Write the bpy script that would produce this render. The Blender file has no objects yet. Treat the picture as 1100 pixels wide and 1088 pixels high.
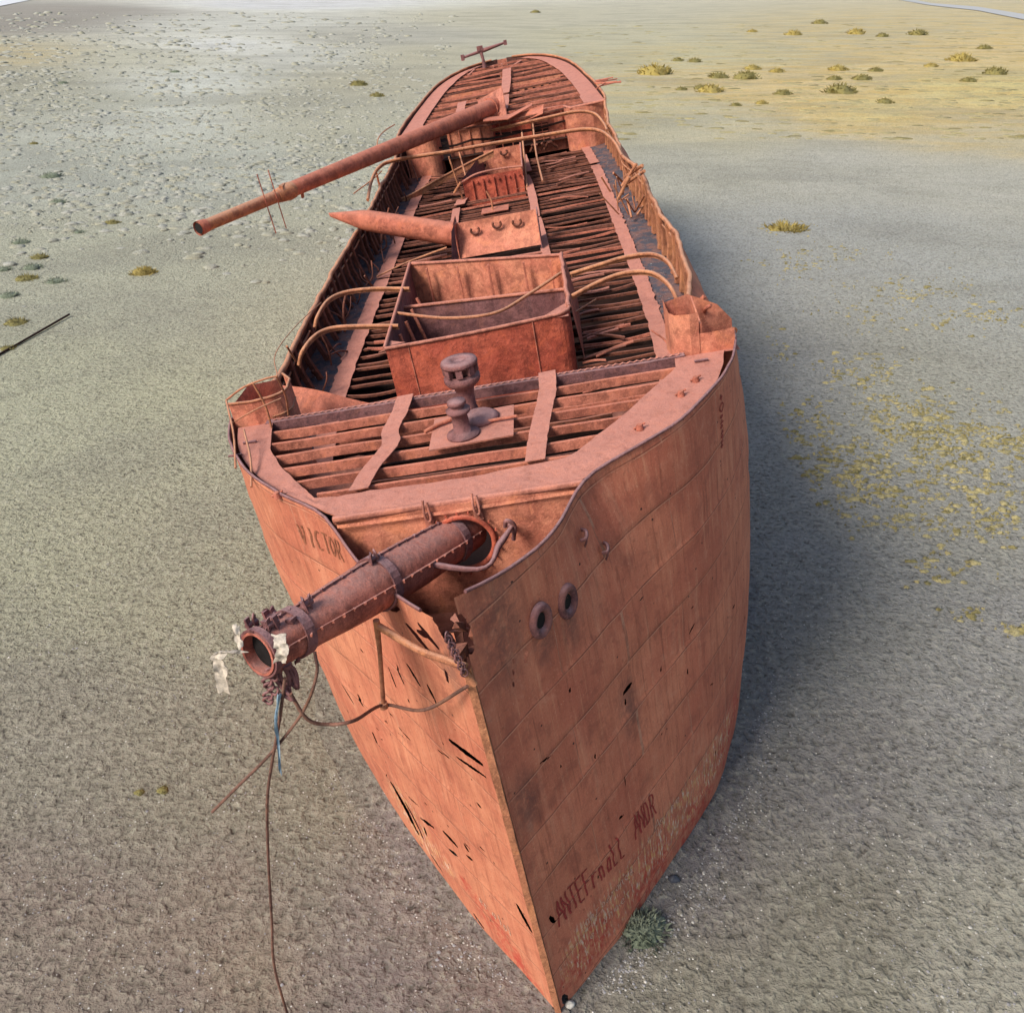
import bpy, math, random
from mathutils import Vector, Matrix, noise as mnoise
random.seed(7)
sc = bpy.context.scene
COL = sc.collection
PI = math.pi
R = math.radians

# ------------------------------------------------------------------ camera
FPX, TH, HC = 942.0, R(31.1), 16.0            # focal length in pixels of an 1100 px wide frame, tilt, height
cam_d = bpy.data.cameras.new("camera"); cam = bpy.data.objects.new("camera", cam_d); COL.objects.link(cam)
cam_d.sensor_width = 36; cam_d.sensor_fit = 'HORIZONTAL'; cam_d.lens = 36*FPX/1100
cam.location = (0, 0, HC); cam.rotation_euler = (R(90)-TH, 0, 0)
cam_d.clip_end = 20000; cam_d.clip_start = 0.1
sc.camera = cam

def ray(px, py):
    x = (px-550)/FPX; y = -(py-544)/FPX
    return Vector((x, math.cos(TH)+y*math.sin(TH), -math.sin(TH)+y*math.cos(TH)))
def ground(px, py, z=0.0):
    d = ray(px, py); t = (z-HC)/d.z
    return Vector((0, 0, HC)) + d*t

# ship frame: x across, y from the stem aft, z up; heeled 10 degrees
P0 = ground(600, 1085)
SHIP = Matrix.Translation(P0) @ Matrix.Rotation(R(-0.4), 4, 'Z') @ Matrix.Rotation(R(-10), 4, 'Y')
SINV = SHIP.inverted()
def ats(px, py, s):                           # point of the ship frame on the cross plane y = s
    o = SINV @ Vector((0, 0, HC)); d = SINV.to_3x3() @ ray(px, py)
    return o + d*((s-o.y)/d.y)
def atz(px, py, z):
    o = SINV @ Vector((0, 0, HC)); d = SINV.to_3x3() @ ray(px, py)
    return o + d*((z-o.z)/d.z)

# ------------------------------------------------------------------ mesh helper
class MB:
    def __init__(s): s.v = []; s.f = []; s.m = []; s.smooth = []; s.p = []
    def add(s, vs, fs, smooth=False, mi=0):
        b = len(s.v); s.v += [tuple(v) for v in vs]
        for f in fs: s.f.append(tuple(b+i for i in f)); s.smooth.append(smooth); s.m.append(mi)
    def box(s, c, d, rot=None, j=0):
        s.p.append((len(s.v), len(s.f)))
        x, y, z = d[0]/2, d[1]/2, d[2]/2
        vs = [Vector((sx*x, sy*y, sz*z)) for sz in (-1, 1) for sy in (-1, 1) for sx in (-1, 1)]
        if j: vs = [v+Vector((random.uniform(-j, j), random.uniform(-j, j), random.uniform(-j, j))) for v in vs]
        if rot: vs = [rot @ v for v in vs]
        vs = [v+Vector(c) for v in vs]
        s.add(vs, [(0, 2, 3, 1), (4, 5, 7, 6), (0, 1, 5, 4), (2, 6, 7, 3), (0, 4, 6, 2), (1, 3, 7, 5)])
    def tube(s, pts, rad, n=10, cap=True, smooth=True):
        s.p.append((len(s.v), len(s.f)))
        pts = [Vector(p) for p in pts]; k = len(pts)
        if not isinstance(rad, (list, tuple)): rad = [rad]*k
        vs = []; prev = None
        for i, p in enumerate(pts):
            t = (pts[min(i+1, k-1)]-pts[max(i-1, 0)]).normalized()
            if prev is None:
                a = Vector((0, 0, 1)) if abs(t.z) < .9 else Vector((1, 0, 0))
                u = t.cross(a).normalized()
            else: u = (prev - t*prev.dot(t)).normalized()
            w = t.cross(u); prev = u
            for j in range(n):
                an = 2*PI*j/n; vs.append(p+(u*math.cos(an)+w*math.sin(an))*rad[i])
        fs = [(i*n+j, i*n+(j+1) % n, (i+1)*n+(j+1) % n, (i+1)*n+j) for i in range(k-1) for j in range(n)]
        s.add(vs, fs, smooth)
        if cap:
            s.add(vs[:n], [tuple(range(n-1, -1, -1))]); s.add(vs[-n:], [tuple(range(n))])
    def strip(s, rows, thick=0, smooth=False):         # rows: list of equally long point lists
        s.p.append((len(s.v), len(s.f)))
        n = len(rows[0]); vs = [Vector(p) for r in rows for p in r]
        fs = [(i*n+j, i*n+j+1, (i+1)*n+j+1, (i+1)*n+j) for i in range(len(rows)-1) for j in range(n-1)]
        s.add(vs, fs, smooth)
        if thick:
            m = len(rows)
            off = Vector(thick) if isinstance(thick, tuple) else Vector((0, 0, -thick))
            v2 = [v+off for v in vs]
            s.add(v2, [tuple(reversed(f)) for f in fs], smooth)
            edge = [j for j in range(n)] + [i*n+n-1 for i in range(1, m)] + [(m-1)*n+j for j in range(n-2, -1, -1)] + [i*n for i in range(m-2, 0, -1)]
            q = [vs[e] for e in edge]+[v2[e] for e in edge]; L = len(edge)
            s.add(q, [((i+1) % L, i, L+i, L+(i+1) % L) for i in range(L)])
    def each(s, name, mat, parent=None, per=1):        # every primitive a part of its own
        P = s.p[::per]+[(len(s.v), len(s.f))]
        for (v0, f0), (v1, f1) in zip(P, P[1:]):
            q = MB(); q.v = s.v[v0:v1]; q.f = [tuple(i-v0 for i in f) for f in s.f[f0:f1]]; q.smooth = s.smooth[f0:f1]; q.m = s.m[f0:f1]; q.build(name, mat, parent)
    def build(s, name, mat, parent=None, **props):
        me = bpy.data.meshes.new(name); me.from_pydata(s.v, [], s.f)
        me.polygons.foreach_set('use_smooth', s.smooth)
        for m in (mat if isinstance(mat, (list, tuple)) else [mat]): me.materials.append(m)
        if any(s.m): me.polygons.foreach_set('material_index', s.m)
        me.update()
        o = bpy.data.objects.new(name, me); COL.objects.link(o)
        if parent: o.parent = parent
        for k, v in props.items(): o[k] = v
        return o
def bez(pts, n=10):                                    # Catmull-Rom through pts
    pts = [Vector(p) for p in pts]; out = []
    for i in range(len(pts)-1):
        p0 = pts[i-1] if i else pts[0]*2-pts[1]; p1, p2 = pts[i], pts[i+1]
        p3 = pts[i+2] if i+2 < len(pts) else pts[-1]*2-pts[-2]
        for k in range(n):
            t = k/n
            out.append(.5*((2*p1)+(p2-p0)*t+(2*p0-5*p1+4*p2-p3)*t*t+(3*p1-p0-3*p2+p3)*t**3))
    out.append(pts[-1]); return out
def empty(name, label, cat, loc=(0, 0, 0), group=None, parent=None):
    o = bpy.data.objects.new(name, None); COL.objects.link(o); o.location = loc
    if label: o['label'] = label; o['category'] = cat
    if group: o['group'] = group
    if parent: o.parent = parent
    return o
def nz(x, y, z, sc_=1.0): return mnoise.noise(Vector((x*sc_, y*sc_, z*sc_)))

# ------------------------------------------------------------------ materials
class NT:
    def __init__(s, name):
        s.mat = bpy.data.materials.new(name); s.mat.use_nodes = True
        s.t = s.mat.node_tree; s.N = s.t.nodes; s.L = s.t.links
        s.b = s.N['Principled BSDF']; s.out = s.N['Material Output']
        s.b.inputs['Specular IOR Level'].default_value = .25
    def n(s, typ, **kw):
        nd = s.N.new(typ)
        for k, v in kw.items(): setattr(nd, k, v)
        return nd
    def l(s, a, b): s.L.new(a, b)
    def coord(s, scale=(1, 1, 1), src='Object'):
        tc = s.n('ShaderNodeTexCoord'); mp = s.n('ShaderNodeMapping'); mp.inputs['Scale'].default_value = scale
        s.l(tc.outputs[src], mp.inputs['Vector']); return mp.outputs['Vector']
    def noise(s, vec, scale, detail=4, rough=.55, dist=0):
        nd = s.n('ShaderNodeTexNoise'); nd.inputs['Scale'].default_value = scale; nd.inputs['Detail'].default_value = detail
        nd.inputs['Roughness'].default_value = rough; nd.inputs['Distortion'].default_value = dist
        s.l(vec, nd.inputs['Vector']); return nd.outputs['Fac']
    def ramp(s, fac, lo, hi, a=0., b=1.):
        nd = s.n('ShaderNodeMapRange', interpolation_type='SMOOTHSTEP')
        nd.inputs['From Min'].default_value = lo; nd.inputs['From Max'].default_value = hi
        nd.inputs['To Min'].default_value = a; nd.inputs['To Max'].default_value = b
        s.l(fac, nd.inputs['Value']); return nd.outputs['Result']
    def mix(s, fac, a, b, mode='MIX'):
        nd = s.n('ShaderNodeMix', data_type='RGBA', blend_type=mode)
        for sock, v in ((nd.inputs[0], fac), (nd.inputs[6], a), (nd.inputs[7], b)):
            if hasattr(v, 'is_output'): s.l(v, sock)
            elif isinstance(v, tuple): sock.default_value = (*v, 1)
            else: sock.default_value = v
        return nd.outputs[2]
    def math(s, op, a, b=0.):
        nd = s.n('ShaderNodeMath', operation=op)
        for sock, v in ((nd.inputs[0], a), (nd.inputs[1], b)):
            if hasattr(v, 'is_output'): s.l(v, sock)
            else: sock.default_value = v
        return nd.outputs[0]
    def bump(s, h, strength=.3, dist=.02, prev=None):
        nd = s.n('ShaderNodeBump'); nd.inputs['Strength'].default_value = strength; nd.inputs['Distance'].default_value = dist
        s.l(h, nd.inputs['Height'])
        if prev: s.l(prev, nd.inputs['Normal'])
        return nd.outputs['Normal']
    def attr(s, name, out='Color'):
        nd = s.n('ShaderNodeAttribute'); nd.attribute_name = name; return nd.outputs[out]

def rust(name, a, b, dark, top=(.50, .20, .135), topamt=.5, rough=.8, darkamt=.6, fine=9.):
    m = NT(name); v = m.coord(); vs = m.coord((3.2, 3.2, .35))
    n1 = m.noise(v, .9, 6, .6); n2 = m.noise(v, fine, 6, .65); st = m.noise(vs, 1.6, 5, .6)
    c = m.mix(m.ramp(n1, .35, .65), a, b)
    c = m.mix(m.ramp(st, .5, .72, 0, .55), c, dark)
    c = m.mix(m.ramp(n2, .50, .70, 0, darkamt), c, dark)
    n4 = m.noise(v, 2.6, 8, .72, .4); c = m.mix(m.ramp(n4, .46, .60, 0, .65), c, tuple(q*.45 for q in b)); n6 = m.noise(v, 1.3, 7, .7, 1.); c = m.mix(m.ramp(n6, .52, .62, 0, .45), c, tuple(min(1, q*w_) for q, w_ in zip(a, (1.2, 1.1, .9)))); c = m.mix(m.ramp(n4, .47, .32, 0, .35), c, tuple(min(1, q*1.35+.03) for q in a))
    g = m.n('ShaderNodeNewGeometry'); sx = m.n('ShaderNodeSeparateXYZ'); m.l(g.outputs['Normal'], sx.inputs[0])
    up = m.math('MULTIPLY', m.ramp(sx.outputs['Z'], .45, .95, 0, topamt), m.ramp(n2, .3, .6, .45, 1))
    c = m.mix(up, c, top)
    f3 = m.noise(v, 38, 4, .7); c = m.mix(m.ramp(f3, .54, .70, 0, .45), c, tuple(min(1, q*1.8) for q in a)); c = m.mix(m.ramp(f3, .45, .30, 0, .5), c, dark)
    m.l(c, m.b.inputs['Base Color']); m.b.inputs['Roughness'].default_value = rough
    nb = m.bump(n2, .6, .04); nb = m.bump(m.noise(v, 55, 5, .75), .55, .012, nb)
    m.l(nb, m.b.inputs['Normal']); return m.mat
M = {}
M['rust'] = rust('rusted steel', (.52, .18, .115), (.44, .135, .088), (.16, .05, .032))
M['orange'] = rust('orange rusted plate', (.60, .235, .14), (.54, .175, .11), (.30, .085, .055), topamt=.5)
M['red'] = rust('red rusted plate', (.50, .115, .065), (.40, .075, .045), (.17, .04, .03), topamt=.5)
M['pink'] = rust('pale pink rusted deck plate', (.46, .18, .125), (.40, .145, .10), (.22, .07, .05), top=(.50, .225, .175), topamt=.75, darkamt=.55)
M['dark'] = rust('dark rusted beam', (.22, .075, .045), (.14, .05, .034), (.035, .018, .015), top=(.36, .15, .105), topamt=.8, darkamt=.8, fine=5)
M['hold'] = rust('hold rust with painted shade', (.035, .014, .010), (.02, .010, .008), (.006, .004, .004), top=(.045, .022, .017), topamt=.5)  # near black: shade below and between the beams painted into the colour
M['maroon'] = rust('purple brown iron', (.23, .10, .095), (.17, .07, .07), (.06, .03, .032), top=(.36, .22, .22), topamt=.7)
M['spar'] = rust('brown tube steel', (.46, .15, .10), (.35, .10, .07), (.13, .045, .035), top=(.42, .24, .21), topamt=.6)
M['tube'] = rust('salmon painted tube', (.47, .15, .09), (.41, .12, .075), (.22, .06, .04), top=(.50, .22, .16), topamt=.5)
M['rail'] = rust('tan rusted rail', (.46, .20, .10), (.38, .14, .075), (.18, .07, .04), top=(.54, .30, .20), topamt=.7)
M['cable'] = rust('brown cable', (.20, .10, .07), (.14, .07, .055), (.06, .03, .025), topamt=.2)

def flat(name, col, rough=.8, var=.25, scale=14, bump=.3):
    m = NT(name); v = m.coord(); n = m.noise(v, scale, 5, .6)
    c = m.mix(m.ramp(n, .3, .7), tuple(q*(1-var) for q in col), tuple(min(1, q*(1+var)) for q in col))
    m.l(c, m.b.inputs['Base Color']); m.b.inputs['Roughness'].default_value = rough
    m.l(m.bump(n, bump, .02), m.b.inputs['Normal']); return m.mat
M['black'] = flat('black opening shade', (.010, .008, .008))  # black discs paint the shade inside bores and hawse pipes
M['cloth'] = flat('bleached cloth', (.50, .43, .35), scale=25)
M['blue'] = flat('faded blue strap', (.19, .27, .34))
M['redpaint'] = flat('dark red paint', (.27, .035, .03), scale=22, var=.4)
M['brownpaint'] = flat('brown paint', (.24, .085, .045), scale=22, var=.4)
M['whitepaint'] = flat('worn pale scratches', (.55, .33, .24), scale=25, var=.3)
M['rock'] = flat('grey pebble', (.25, .24, .24), scale=9)
M['darkrock'] = flat('wet dark rock', (.05, .055, .07), rough=.5, scale=9)

# waterway: slate coloured debris
m = NT('slate waterway'); v = m.coord(); n1 = m.noise(v, 2.2, 6, .65, .6); n2 = m.noise(v, 11, 5, .7, 1.)
c = m.mix(m.ramp(n1, .42, .6), (.075, .075, .095), (.20, .105, .09)); c = m.mix(m.ramp(n2, .56, .68), c, (.028, .02, .022))
c = m.mix(m.ramp(m.noise(v, 7, 3, .6, 2), .66, .7), c, (.42, .42, .40))
m.l(c, m.b.inputs['Base Color']); m.b.inputs['Roughness'].default_value = .85; m.l(m.bump(n2, .7, .05), m.b.inputs['Normal']); M['slate'] = m.mat

# hull plating
m = NT('rusted hull plating'); v = m.coord(); uv = m.n('ShaderNodeUVMap'); uv.uv_map = 'uv'
sep = m.n('ShaderNodeSeparateXYZ'); m.l(v, sep.inputs[0])
side = m.ramp(sep.outputs['X'], -.15, .15)
mp = m.n('ShaderNodeMapping'); mp.inputs['Scale'].default_value = (2.6, .22, 1); m.l(uv.outputs[0], mp.inputs['Vector'])
st = m.noise(mp.outputs[0], 1.5, 6, .62); n1 = m.noise(v, .55, 6, .6); n2 = m.noise(v, 7, 7, .7); n3 = m.noise(v, 30, 5, .7)
warp = m.n('ShaderNodeVectorMath', operation='ADD'); nn = m.n('ShaderNodeTexNoise'); nn.inputs['Scale'].default_value = .9
m.l(uv.outputs[0], nn.inputs['Vector']); sc1 = m.n('ShaderNodeVectorMath', operation='SCALE'); sc1.inputs[3].default_value = .10
m.l(nn.outputs['Color'], sc1.inputs[0]); m.l(uv.outputs[0], warp.inputs[0]); m.l(sc1.outputs[0], warp.inputs[1])
br = m.n('ShaderNodeTexBrick'); br.offset = .5; m.l(warp.outputs[0], br.inputs['Vector'])
br.inputs['Color1'].default_value = (0, 0, 0, 1); br.inputs['Color2'].default_value = (1, 1, 1, 1); br.inputs['Mortar'].default_value = (.5, .5, .5, 1)
br.inputs['Scale'].default_value = 1; br.inputs['Brick Width'].default_value = 3.4; br.inputs['Row Height'].default_value = 1.12
br.inputs['Mortar Size'].default_value = .015; br.inputs['Mortar Smooth'].default_value = .6
A = m.mix(side, (.58, .225, .125), (.62, .215, .12)); B = m.mix(side, (.50, .155, .09), (.50, .145, .085))
c = m.mix(m.ramp(n1, .33, .67), A, B)
c = m.mix(m.math('MULTIPLY', br.outputs['Color'], .42), c, (.36, .095, .055))
st2 = m.noise(m.coord((5, 5, .22)), 2.2, 6, .7); c = m.mix(m.ramp(st2, .54, .66, 0, .5), c, (.19, .055, .032)); c = m.mix(m.ramp(st2, .44, .34, 0, .4), c, (.66, .29, .16))
c = m.mix(m.ramp(st, .48, .72, 0, .5), c, (.30, .08, .045))
c = m.mix(m.ramp(m.math('SUBTRACT', 1, st), .52, .72, 0, .38), c, (.66, .30, .18))
c = m.mix(m.ramp(n2, .55, .75, 0, .55), c, (.20, .06, .035))
c = m.mix(m.ramp(n3, .56, .70, 0, .5), c, (.70, .36, .23)); c = m.mix(m.ramp(n3, .44, .30, 0, .5), c, (.17, .055, .035))
vs_ = m.n('ShaderNodeTexVoronoi'); vs_.inputs['Scale'].default_value = 5.5; m.l(v, vs_.inputs['Vector']); sv_ = m.n('ShaderNodeSeparateColor'); m.l(vs_.outputs['Color'], sv_.inputs[0])
c = m.mix(m.math('MULTIPLY', m.math('LESS_THAN', vs_.outputs['Distance'], .13), m.math('GREATER_THAN', sv_.outputs['Red'], .88)), c, (.06, .025, .02))
sg = m.math('MULTIPLY', br.outputs['Fac'], m.ramp(m.noise(v, 2.3, 4, .6), .35, .6, .4, 1)); c = m.mix(sg, c, (.17, .055, .035))
at = m.n('ShaderNodeAttribute'); at.attribute_name = 'paint'; sp = m.n('ShaderNodeSeparateColor'); m.l(at.outputs['Color'], sp.inputs[0])
pn = m.noise(v, 5, 6, .75, .5)
stn = m.noise(m.coord((9, 9, 1.5)), 2, 4, .6)
c = m.mix(m.math('MULTIPLY', sp.outputs['Red'], m.ramp(pn, .42, .6)), c, (.46, .07, .045))
c = m.mix(m.math('MULTIPLY', sp.outputs['Green'], m.ramp(stn, .50, .60)), c, m.mix(m.ramp(n2, .45, .6), (.60, .32, .13), (.66, .48, .38)))
c = m.mix(m.math('MULTIPLY', sp.outputs['Blue'], m.ramp(pn, .3, .6)), c, (.10, .05, .045))
n5 = m.noise(v, 2.2, 9, .75, .5); c = m.mix(m.ramp(n5, .50, .64, 0, .38), c, (.24, .075, .05)); c = m.mix(m.ramp(n5, .46, .30, 0, .3), c, (.66, .31, .20))
br2 = m.n('ShaderNodeTexBrick'); br2.offset = .5
w2 = m.n('ShaderNodeVectorMath', operation='ADD'); w2.inputs[1].default_value = (0, .03, 0); m.l(warp.outputs[0], w2.inputs[0]); m.l(w2.outputs[0], br2.inputs['Vector'])
for k_, v_ in (('Scale', 1), ('Brick Width', 3.4), ('Row Height', 1.12), ('Mortar Size', .014), ('Mortar Smooth', .5)): br2.inputs[k_].default_value = v_
c = m.mix(m.math('MULTIPLY', br2.outputs['Fac'], m.ramp(n5, .4, .6, .1, .6)), c, (.66, .33, .21))
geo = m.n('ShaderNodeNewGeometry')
c = m.mix(geo.outputs['Backfacing'], c, m.mix(m.ramp(n2, .4, .6), (.14, .05, .035), (.05, .022, .02)))  # inner faces darkened: shade inside the hull put into the colour
m.l(c, m.b.inputs['Base Color']); m.b.inputs['Roughness'].default_value = .72
su = m.n('ShaderNodeSeparateXYZ'); m.l(warp.outputs[0], su.inputs[0])
fv = m.math('PINGPONG', m.math('DIVIDE', su.outputs['Y'], 1.12), .5)
riv = m.math('MULTIPLY', m.math('GREATER_THAN', m.math('SINE', m.math('MULTIPLY', su.outputs['X'], 62.)), .55), m.math('MULTIPLY', m.math('GREATER_THAN', fv, .028), m.math('LESS_THAN', fv, .052)))
nb = m.bump(n2, .35, .04); nb = m.bump(m.noise(v, 45, 4, .7), .3, .01, nb); nb = m.bump(br.outputs['Fac'], -1, .035, nb); nb = m.bump(riv, .9, .02, nb)
m.l(nb, m.b.inputs['Normal'])
tr = m.n('ShaderNodeBsdfTransparent'); mx = m.n('ShaderNodeMixShader')
tv = m.math('ADD', m.attr('tear', 'Fac'), m.math('MULTIPLY', m.math('SUBTRACT', m.noise(v, 16, 3, .6), .5), .5))
m.l(m.math('GREATER_THAN', tv, .5), mx.inputs[0]); m.l(m.b.outputs[0], mx.inputs[1]); m.l(tr.outputs[0], mx.inputs[2]); m.l(mx.outputs[0], m.out.inputs['Surface'])
M['hull'] = m.mat

# ------------------------------------------------------------------ hull form
def tab(t, x):
    if x <= t[0][0]: return t[0][1]
    for i in range(len(t)-1):
        if x <= t[i+1][0]:
            x0, y0 = t[i]; x1, y1 = t[i+1]
            ym = t[i-1] if i > 0 else (2*x0-x1, 2*y0-y1); yp = t[i+2] if i+2 < len(t) else (2*x1-x0, 2*y1-y0)
            m0 = (y1-ym[1])/(x1-ym[0]); m1 = (yp[1]-y0)/(yp[0]-x0); h = x1-x0; u = (x-x0)/h
            return (2*u**3-3*u*u+1)*y0+(u**3-2*u*u+u)*h*m0+(-2*u**3+3*u*u)*y1+(u**3-u*u)*h*m1
    return t[-1][1]
SS = [0, .8, 1.6, 3.2, 4.8, 6.4, 8, 10, 13, 17, 25, 35, 42, 48, 53, 56.5, 58.5, 59.3]
TOP = [(0, .06), (.8, .7), (1.6, 1.3), (2.4, 1.8), (3.2, 2.45), (4.2, 3.5), (5, 4.12), (6, 4.68), (7, 5.0), (8, 5.2), (10, 5.45), (13, 5.6), (17, 5.72), (25, 5.75), (35, 5.65), (42, 5.4), (48, 5.05), (53, 4.4), (56.5, 3.3), (58.5, 1.9), (59.3, .3)]
MID = list(zip(SS, [.06, .7, 1.38, 2.65, 3.9, 4.8, 5.35, 5.75, 6.05, 6.15, 6.15, 6.0, 5.5, 4.7, 3.4, 1.8, .6, .1]))
BOT = list(zip(SS, [.06, .74, 1.42, 2.58, 3.65, 4.45, 5.0, 5.4, 5.7, 5.9, 5.9, 5.5, 4.6, 3.0, 1.3, .3, .1, .05]))
def hw(s, z):
    a, b_, c_ = tab(TOP, s), tab(MID, s), tab(BOT, s); z = max(-3, min(11.5, z))
    if z > 9: return max(.02, a)
    return max(.02, a*(z-4)*z/45+b_*(z-9)*z/-20.+c_*(z-9)*(z-4)/36)
ZT = [(0, 9.42), (.4, 9.28), (.9, 9.16), (1.5, 9.12), (2.9, 9.2), (7.2, 9.24), (8.4, 8.95), (10, 8.5), (14, 8.42), (20, 8.55), (28, 8.8), (35, 9.1), (39, 9.45), (40.6, 9.95), (48, 10.4), (55, 11.0), (59.3, 11.35)]
MD = [(0, 7.0), (8, 7.05), (12, 7.1), (25, 7.3), (40, 7.8), (59, 8.8)]
FC = 9.16
PD = [(40, 9.85), (48, 10.3), (55, 10.9), (59.3, 11.25)]
ZTL = [(0, 8.95), (1, 8.78), (2.35, 8.68), (3.0, 9.12), (4, 9.2)]
def ztop(sd, s): return tab(ZTL, s) if sd < 0 and s < 4 else tab(ZT, s)
def topx(sd, s):                                # horizontal deformation of the bulwark
    d = -.26*math.exp(-((s-2.9)/.8)**2) if sd > 0 and s < 6 else 0
    if 9 < s < 41:
        d += .10*nz(s*.35, sd*5, 1)+.05*nz(s*1.3, sd*7, 2)
        if sd > 0: d += -.40*min(1, max(0, (s-9)/2.5))*min(1, max(0, (41-s)/4))-.36*math.exp(-((s-12.2)/1.7)**2)+.10*math.exp(-((s-17)/2.2)**2)-.20*math.exp(-((s-30)/1.6)**2)+.15*math.exp(-((s-26)/2)**2)
        else: d += -.20*min(1, max(0, (s-9)/2.5))*min(1, max(0, (41-s)/4))-.12*math.exp(-((s-27)/3)**2)
    return d
def hx(sd, s, z):
    x = hw(s, z)
    k = max(0, min(1, (z-tab(MD, s))/(1.2 if s > 7 else 2.0))); x += k*k*topx(sd, s)
    x += .03*nz(s*.9, z*.9, sd*4)*min(1, s)+.05*nz(s*.3, z*.35, sd*9)*min(1, s*.4)+.010*nz(s*2.6, z*2.2, sd*2)*min(1, s)
    v_ = (z-.05*s)/1.12
    x += .018*(int(math.floor(v_)) % 2)*min(1, s*2)
    return sd*max(.03, x)

ship = empty('shipwreck', 'rust red derelict steel ship hull leaning to one side on bare tidal flats', 'shipwreck', P0)
ship.rotation_euler = SHIP.to_euler()

# tears in the plating: side, s1, z1, s2, z2, half width
TEARS = [(-1, 2.71, 2.27, 2.28, 2.48, .035), (-1, 1.93, 2.75, 1.64, 2.69, .05), (-1, 1.88, 2.30, 1.71, 2.34, .035), (-1, 1.36, 3.05, 1.30, 2.94, .035), (-1, 1.37, 2.72, 1.25, 2.76, .035),
 (-1, .86, 6.11, .18, 6.25, .05), (-1, .80, 5.80, .15, 6.0, .03), (-1, 1.36, 5.44, 1.01, 5.56, .018), (-1, .27, 2.75, .08, 2.3, .05), (-1, 2.98, 2.61, 2.64, 2.71, .025), (-1, 2.69, 2.02, 2.73, 1.74, .035),
 (-1, 1.34, 3.12, 1.22, 3.08, .02), (-1, .65, 4.89, .57, 4.88, .03), (-1, 1.08, 8.25, .72, 8.02, .06), (-1, .75, 8.5, .45, 8.3, .05), (-1, 4.23, 4.59, 3.99, 4.28, .03), (-1, 3.70, 4.77, 3.60, 4.56, .03),
 (-1, 3.58, 3.87, 3.57, 3.49, .03), (-1, 2.40, 4.94, 2.15, 4.89, .018), (-1, 1.5, 7.2, 1.3, 6.9, .03), (-1, 1.9, 6.9, 1.8, 6.55, .025), (-1, 1.1, 7.1, 1.0, 6.8, .025), (-1, 2.2, 6.6, 2.1, 6.2, .02),
 (-1, 3.62, 2.3, 3.3, 1.2, .10), (-1, 3.3, 2.1, 3.0, 1.3, .05), (-1, 2.9, .9, 2.6, .75, .04), (-1, 1.7, .55, 1.5, .4, .04), (-1, .9, .0, .6, -.15, .05),
 (-1, .0, 8.95, .30, 8.85, .10), (-1, .02, 8.6, .22, 8.72, .12), (1, .0, 9.1, .05, 8.5, .07), (-1, .0, 8.2, .12, 8.5, .06), (-1, .6, 8.4, .85, 8.3, .05), (-1, 1.2, 8.5, 1.5, 8.3, .05), (-1, 1.75, 8.3, 1.9, 8.1, .04), (-1, .45, 7.9, .5, 7.6, .03),
 (1, 2.62, 5.17, 2.44, 5.14, .045), (1, 2.45, 5.0, 2.42, 4.85, .02), (1, .61, 5.62, .86, 5.56, .02), (1, 2.13, 3.54, 2.13, 3.15, .012), (1, 1.88, 2.66, 1.95, 2.62, .03), (1, 3.0, 6.6, 3.2, 6.66, .014),
 (1, .78, 7.55, .82, 7.7, .035), (1, 4.1, 4.85, 4.25, 4.95, .02), (1, 3.3, 4.7, 3.35, 4.85, .015), (1, .08, .3, .12, .0, .05), (1, .2, 2.45, .26, 2.2, .03), (1, .35, -.4, .6, -.55, .06), (1, 1.0, -.3, 1.1, -.5, .04), (1, 5.6, 8.3, 5.55, 8.0, .012), (1, .62, 7.85, .5, 7.3, .012), (1, .85, 4.6, .86, 4.1, .01)]
for i in range(60):                              # small pits and slots scattered along the plates
    sd = random.choice((-1, -1, 1)); s = random.uniform(.4, 7) if sd > 0 else random.uniform(.4, 5); z = random.uniform(.3, 7.6); a = random.uniform(-.6, .1) if random.random() < .6 else random.uniform(1.2, 1.9)
    l = random.uniform(.03, .16); TEARS.append((sd, s, z, s+l*math.cos(a), z+l*math.sin(a), random.uniform(.008, .022)))
def segd(px, py, x1, y1, x2, y2):
    dx, dy = x2-x1, y2-y1; L = dx*dx+dy*dy
    t = 0 if L == 0 else max(0, min(1, ((px-x1)*dx+(py-y1)*dy)/L)); return math.hypot(px-x1-t*dx, py-y1-t*dy), t
RED = [(-1, 1.15, 1.1, .5), (-1, .8, .6, .45), (-1, .55, .15, .4), (1, .35, .5, .4), (1, .9, .6, .6), (1, 4, -.3, .9), (1, 2.4, .2, .8), (-1, 1.6, 1.5, .3), (1, 6, .3, 1.3)]
SCR = [(1, s, .9-.05*s, .75) for s in (.8, 1.5, 2.2, 3, 3.8, 4.6, 5.4)]+[(-1, 3.2, 1.6, 1.), (-1, 2.4, 1.5, .5)]
STAIN = [(1, 1.1, 7.62, .22), (1, 1.6, 7.5, .22), (1, .5, 8.5, .5), (1, 2.5, 4.7, .3), (1, .3, 5.2, .3), (-1, .3, 8.1, .3)]
def grid(mb, sd, svals, zfun, nzr, rows=None):
    base = len(mb.v); k = 0
    for s in svals:
        zt = ztop(sd, s)
        for j in range(nzr+1):
            z = -2.6+(zt+2.6)*j/nzr
            mb.v.append((hx(sd, s, z), s, z))
    n = nzr+1
    for i in range(len(svals)-1):
        for j in range(nzr):
            a = base+i*n+j; q = (a, a+n, a+n+1, a+1) if sd > 0 else (a, a+1, a+n+1, a+n)
            mb.f.append(q); mb.smooth.append(True); mb.m.append(0)
hull = MB()
near = [i*.04 for i in range(0, 176)]; far = [7.0+i*.25 for i in range(0, 209)]+[59.3]
for sd in (1, -1): grid(hull, sd, near, None, 270); grid(hull, sd, far, None, 60)
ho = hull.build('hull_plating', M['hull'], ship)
me = ho.data
arc = [0]; prev = hw(0, 4)
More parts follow.
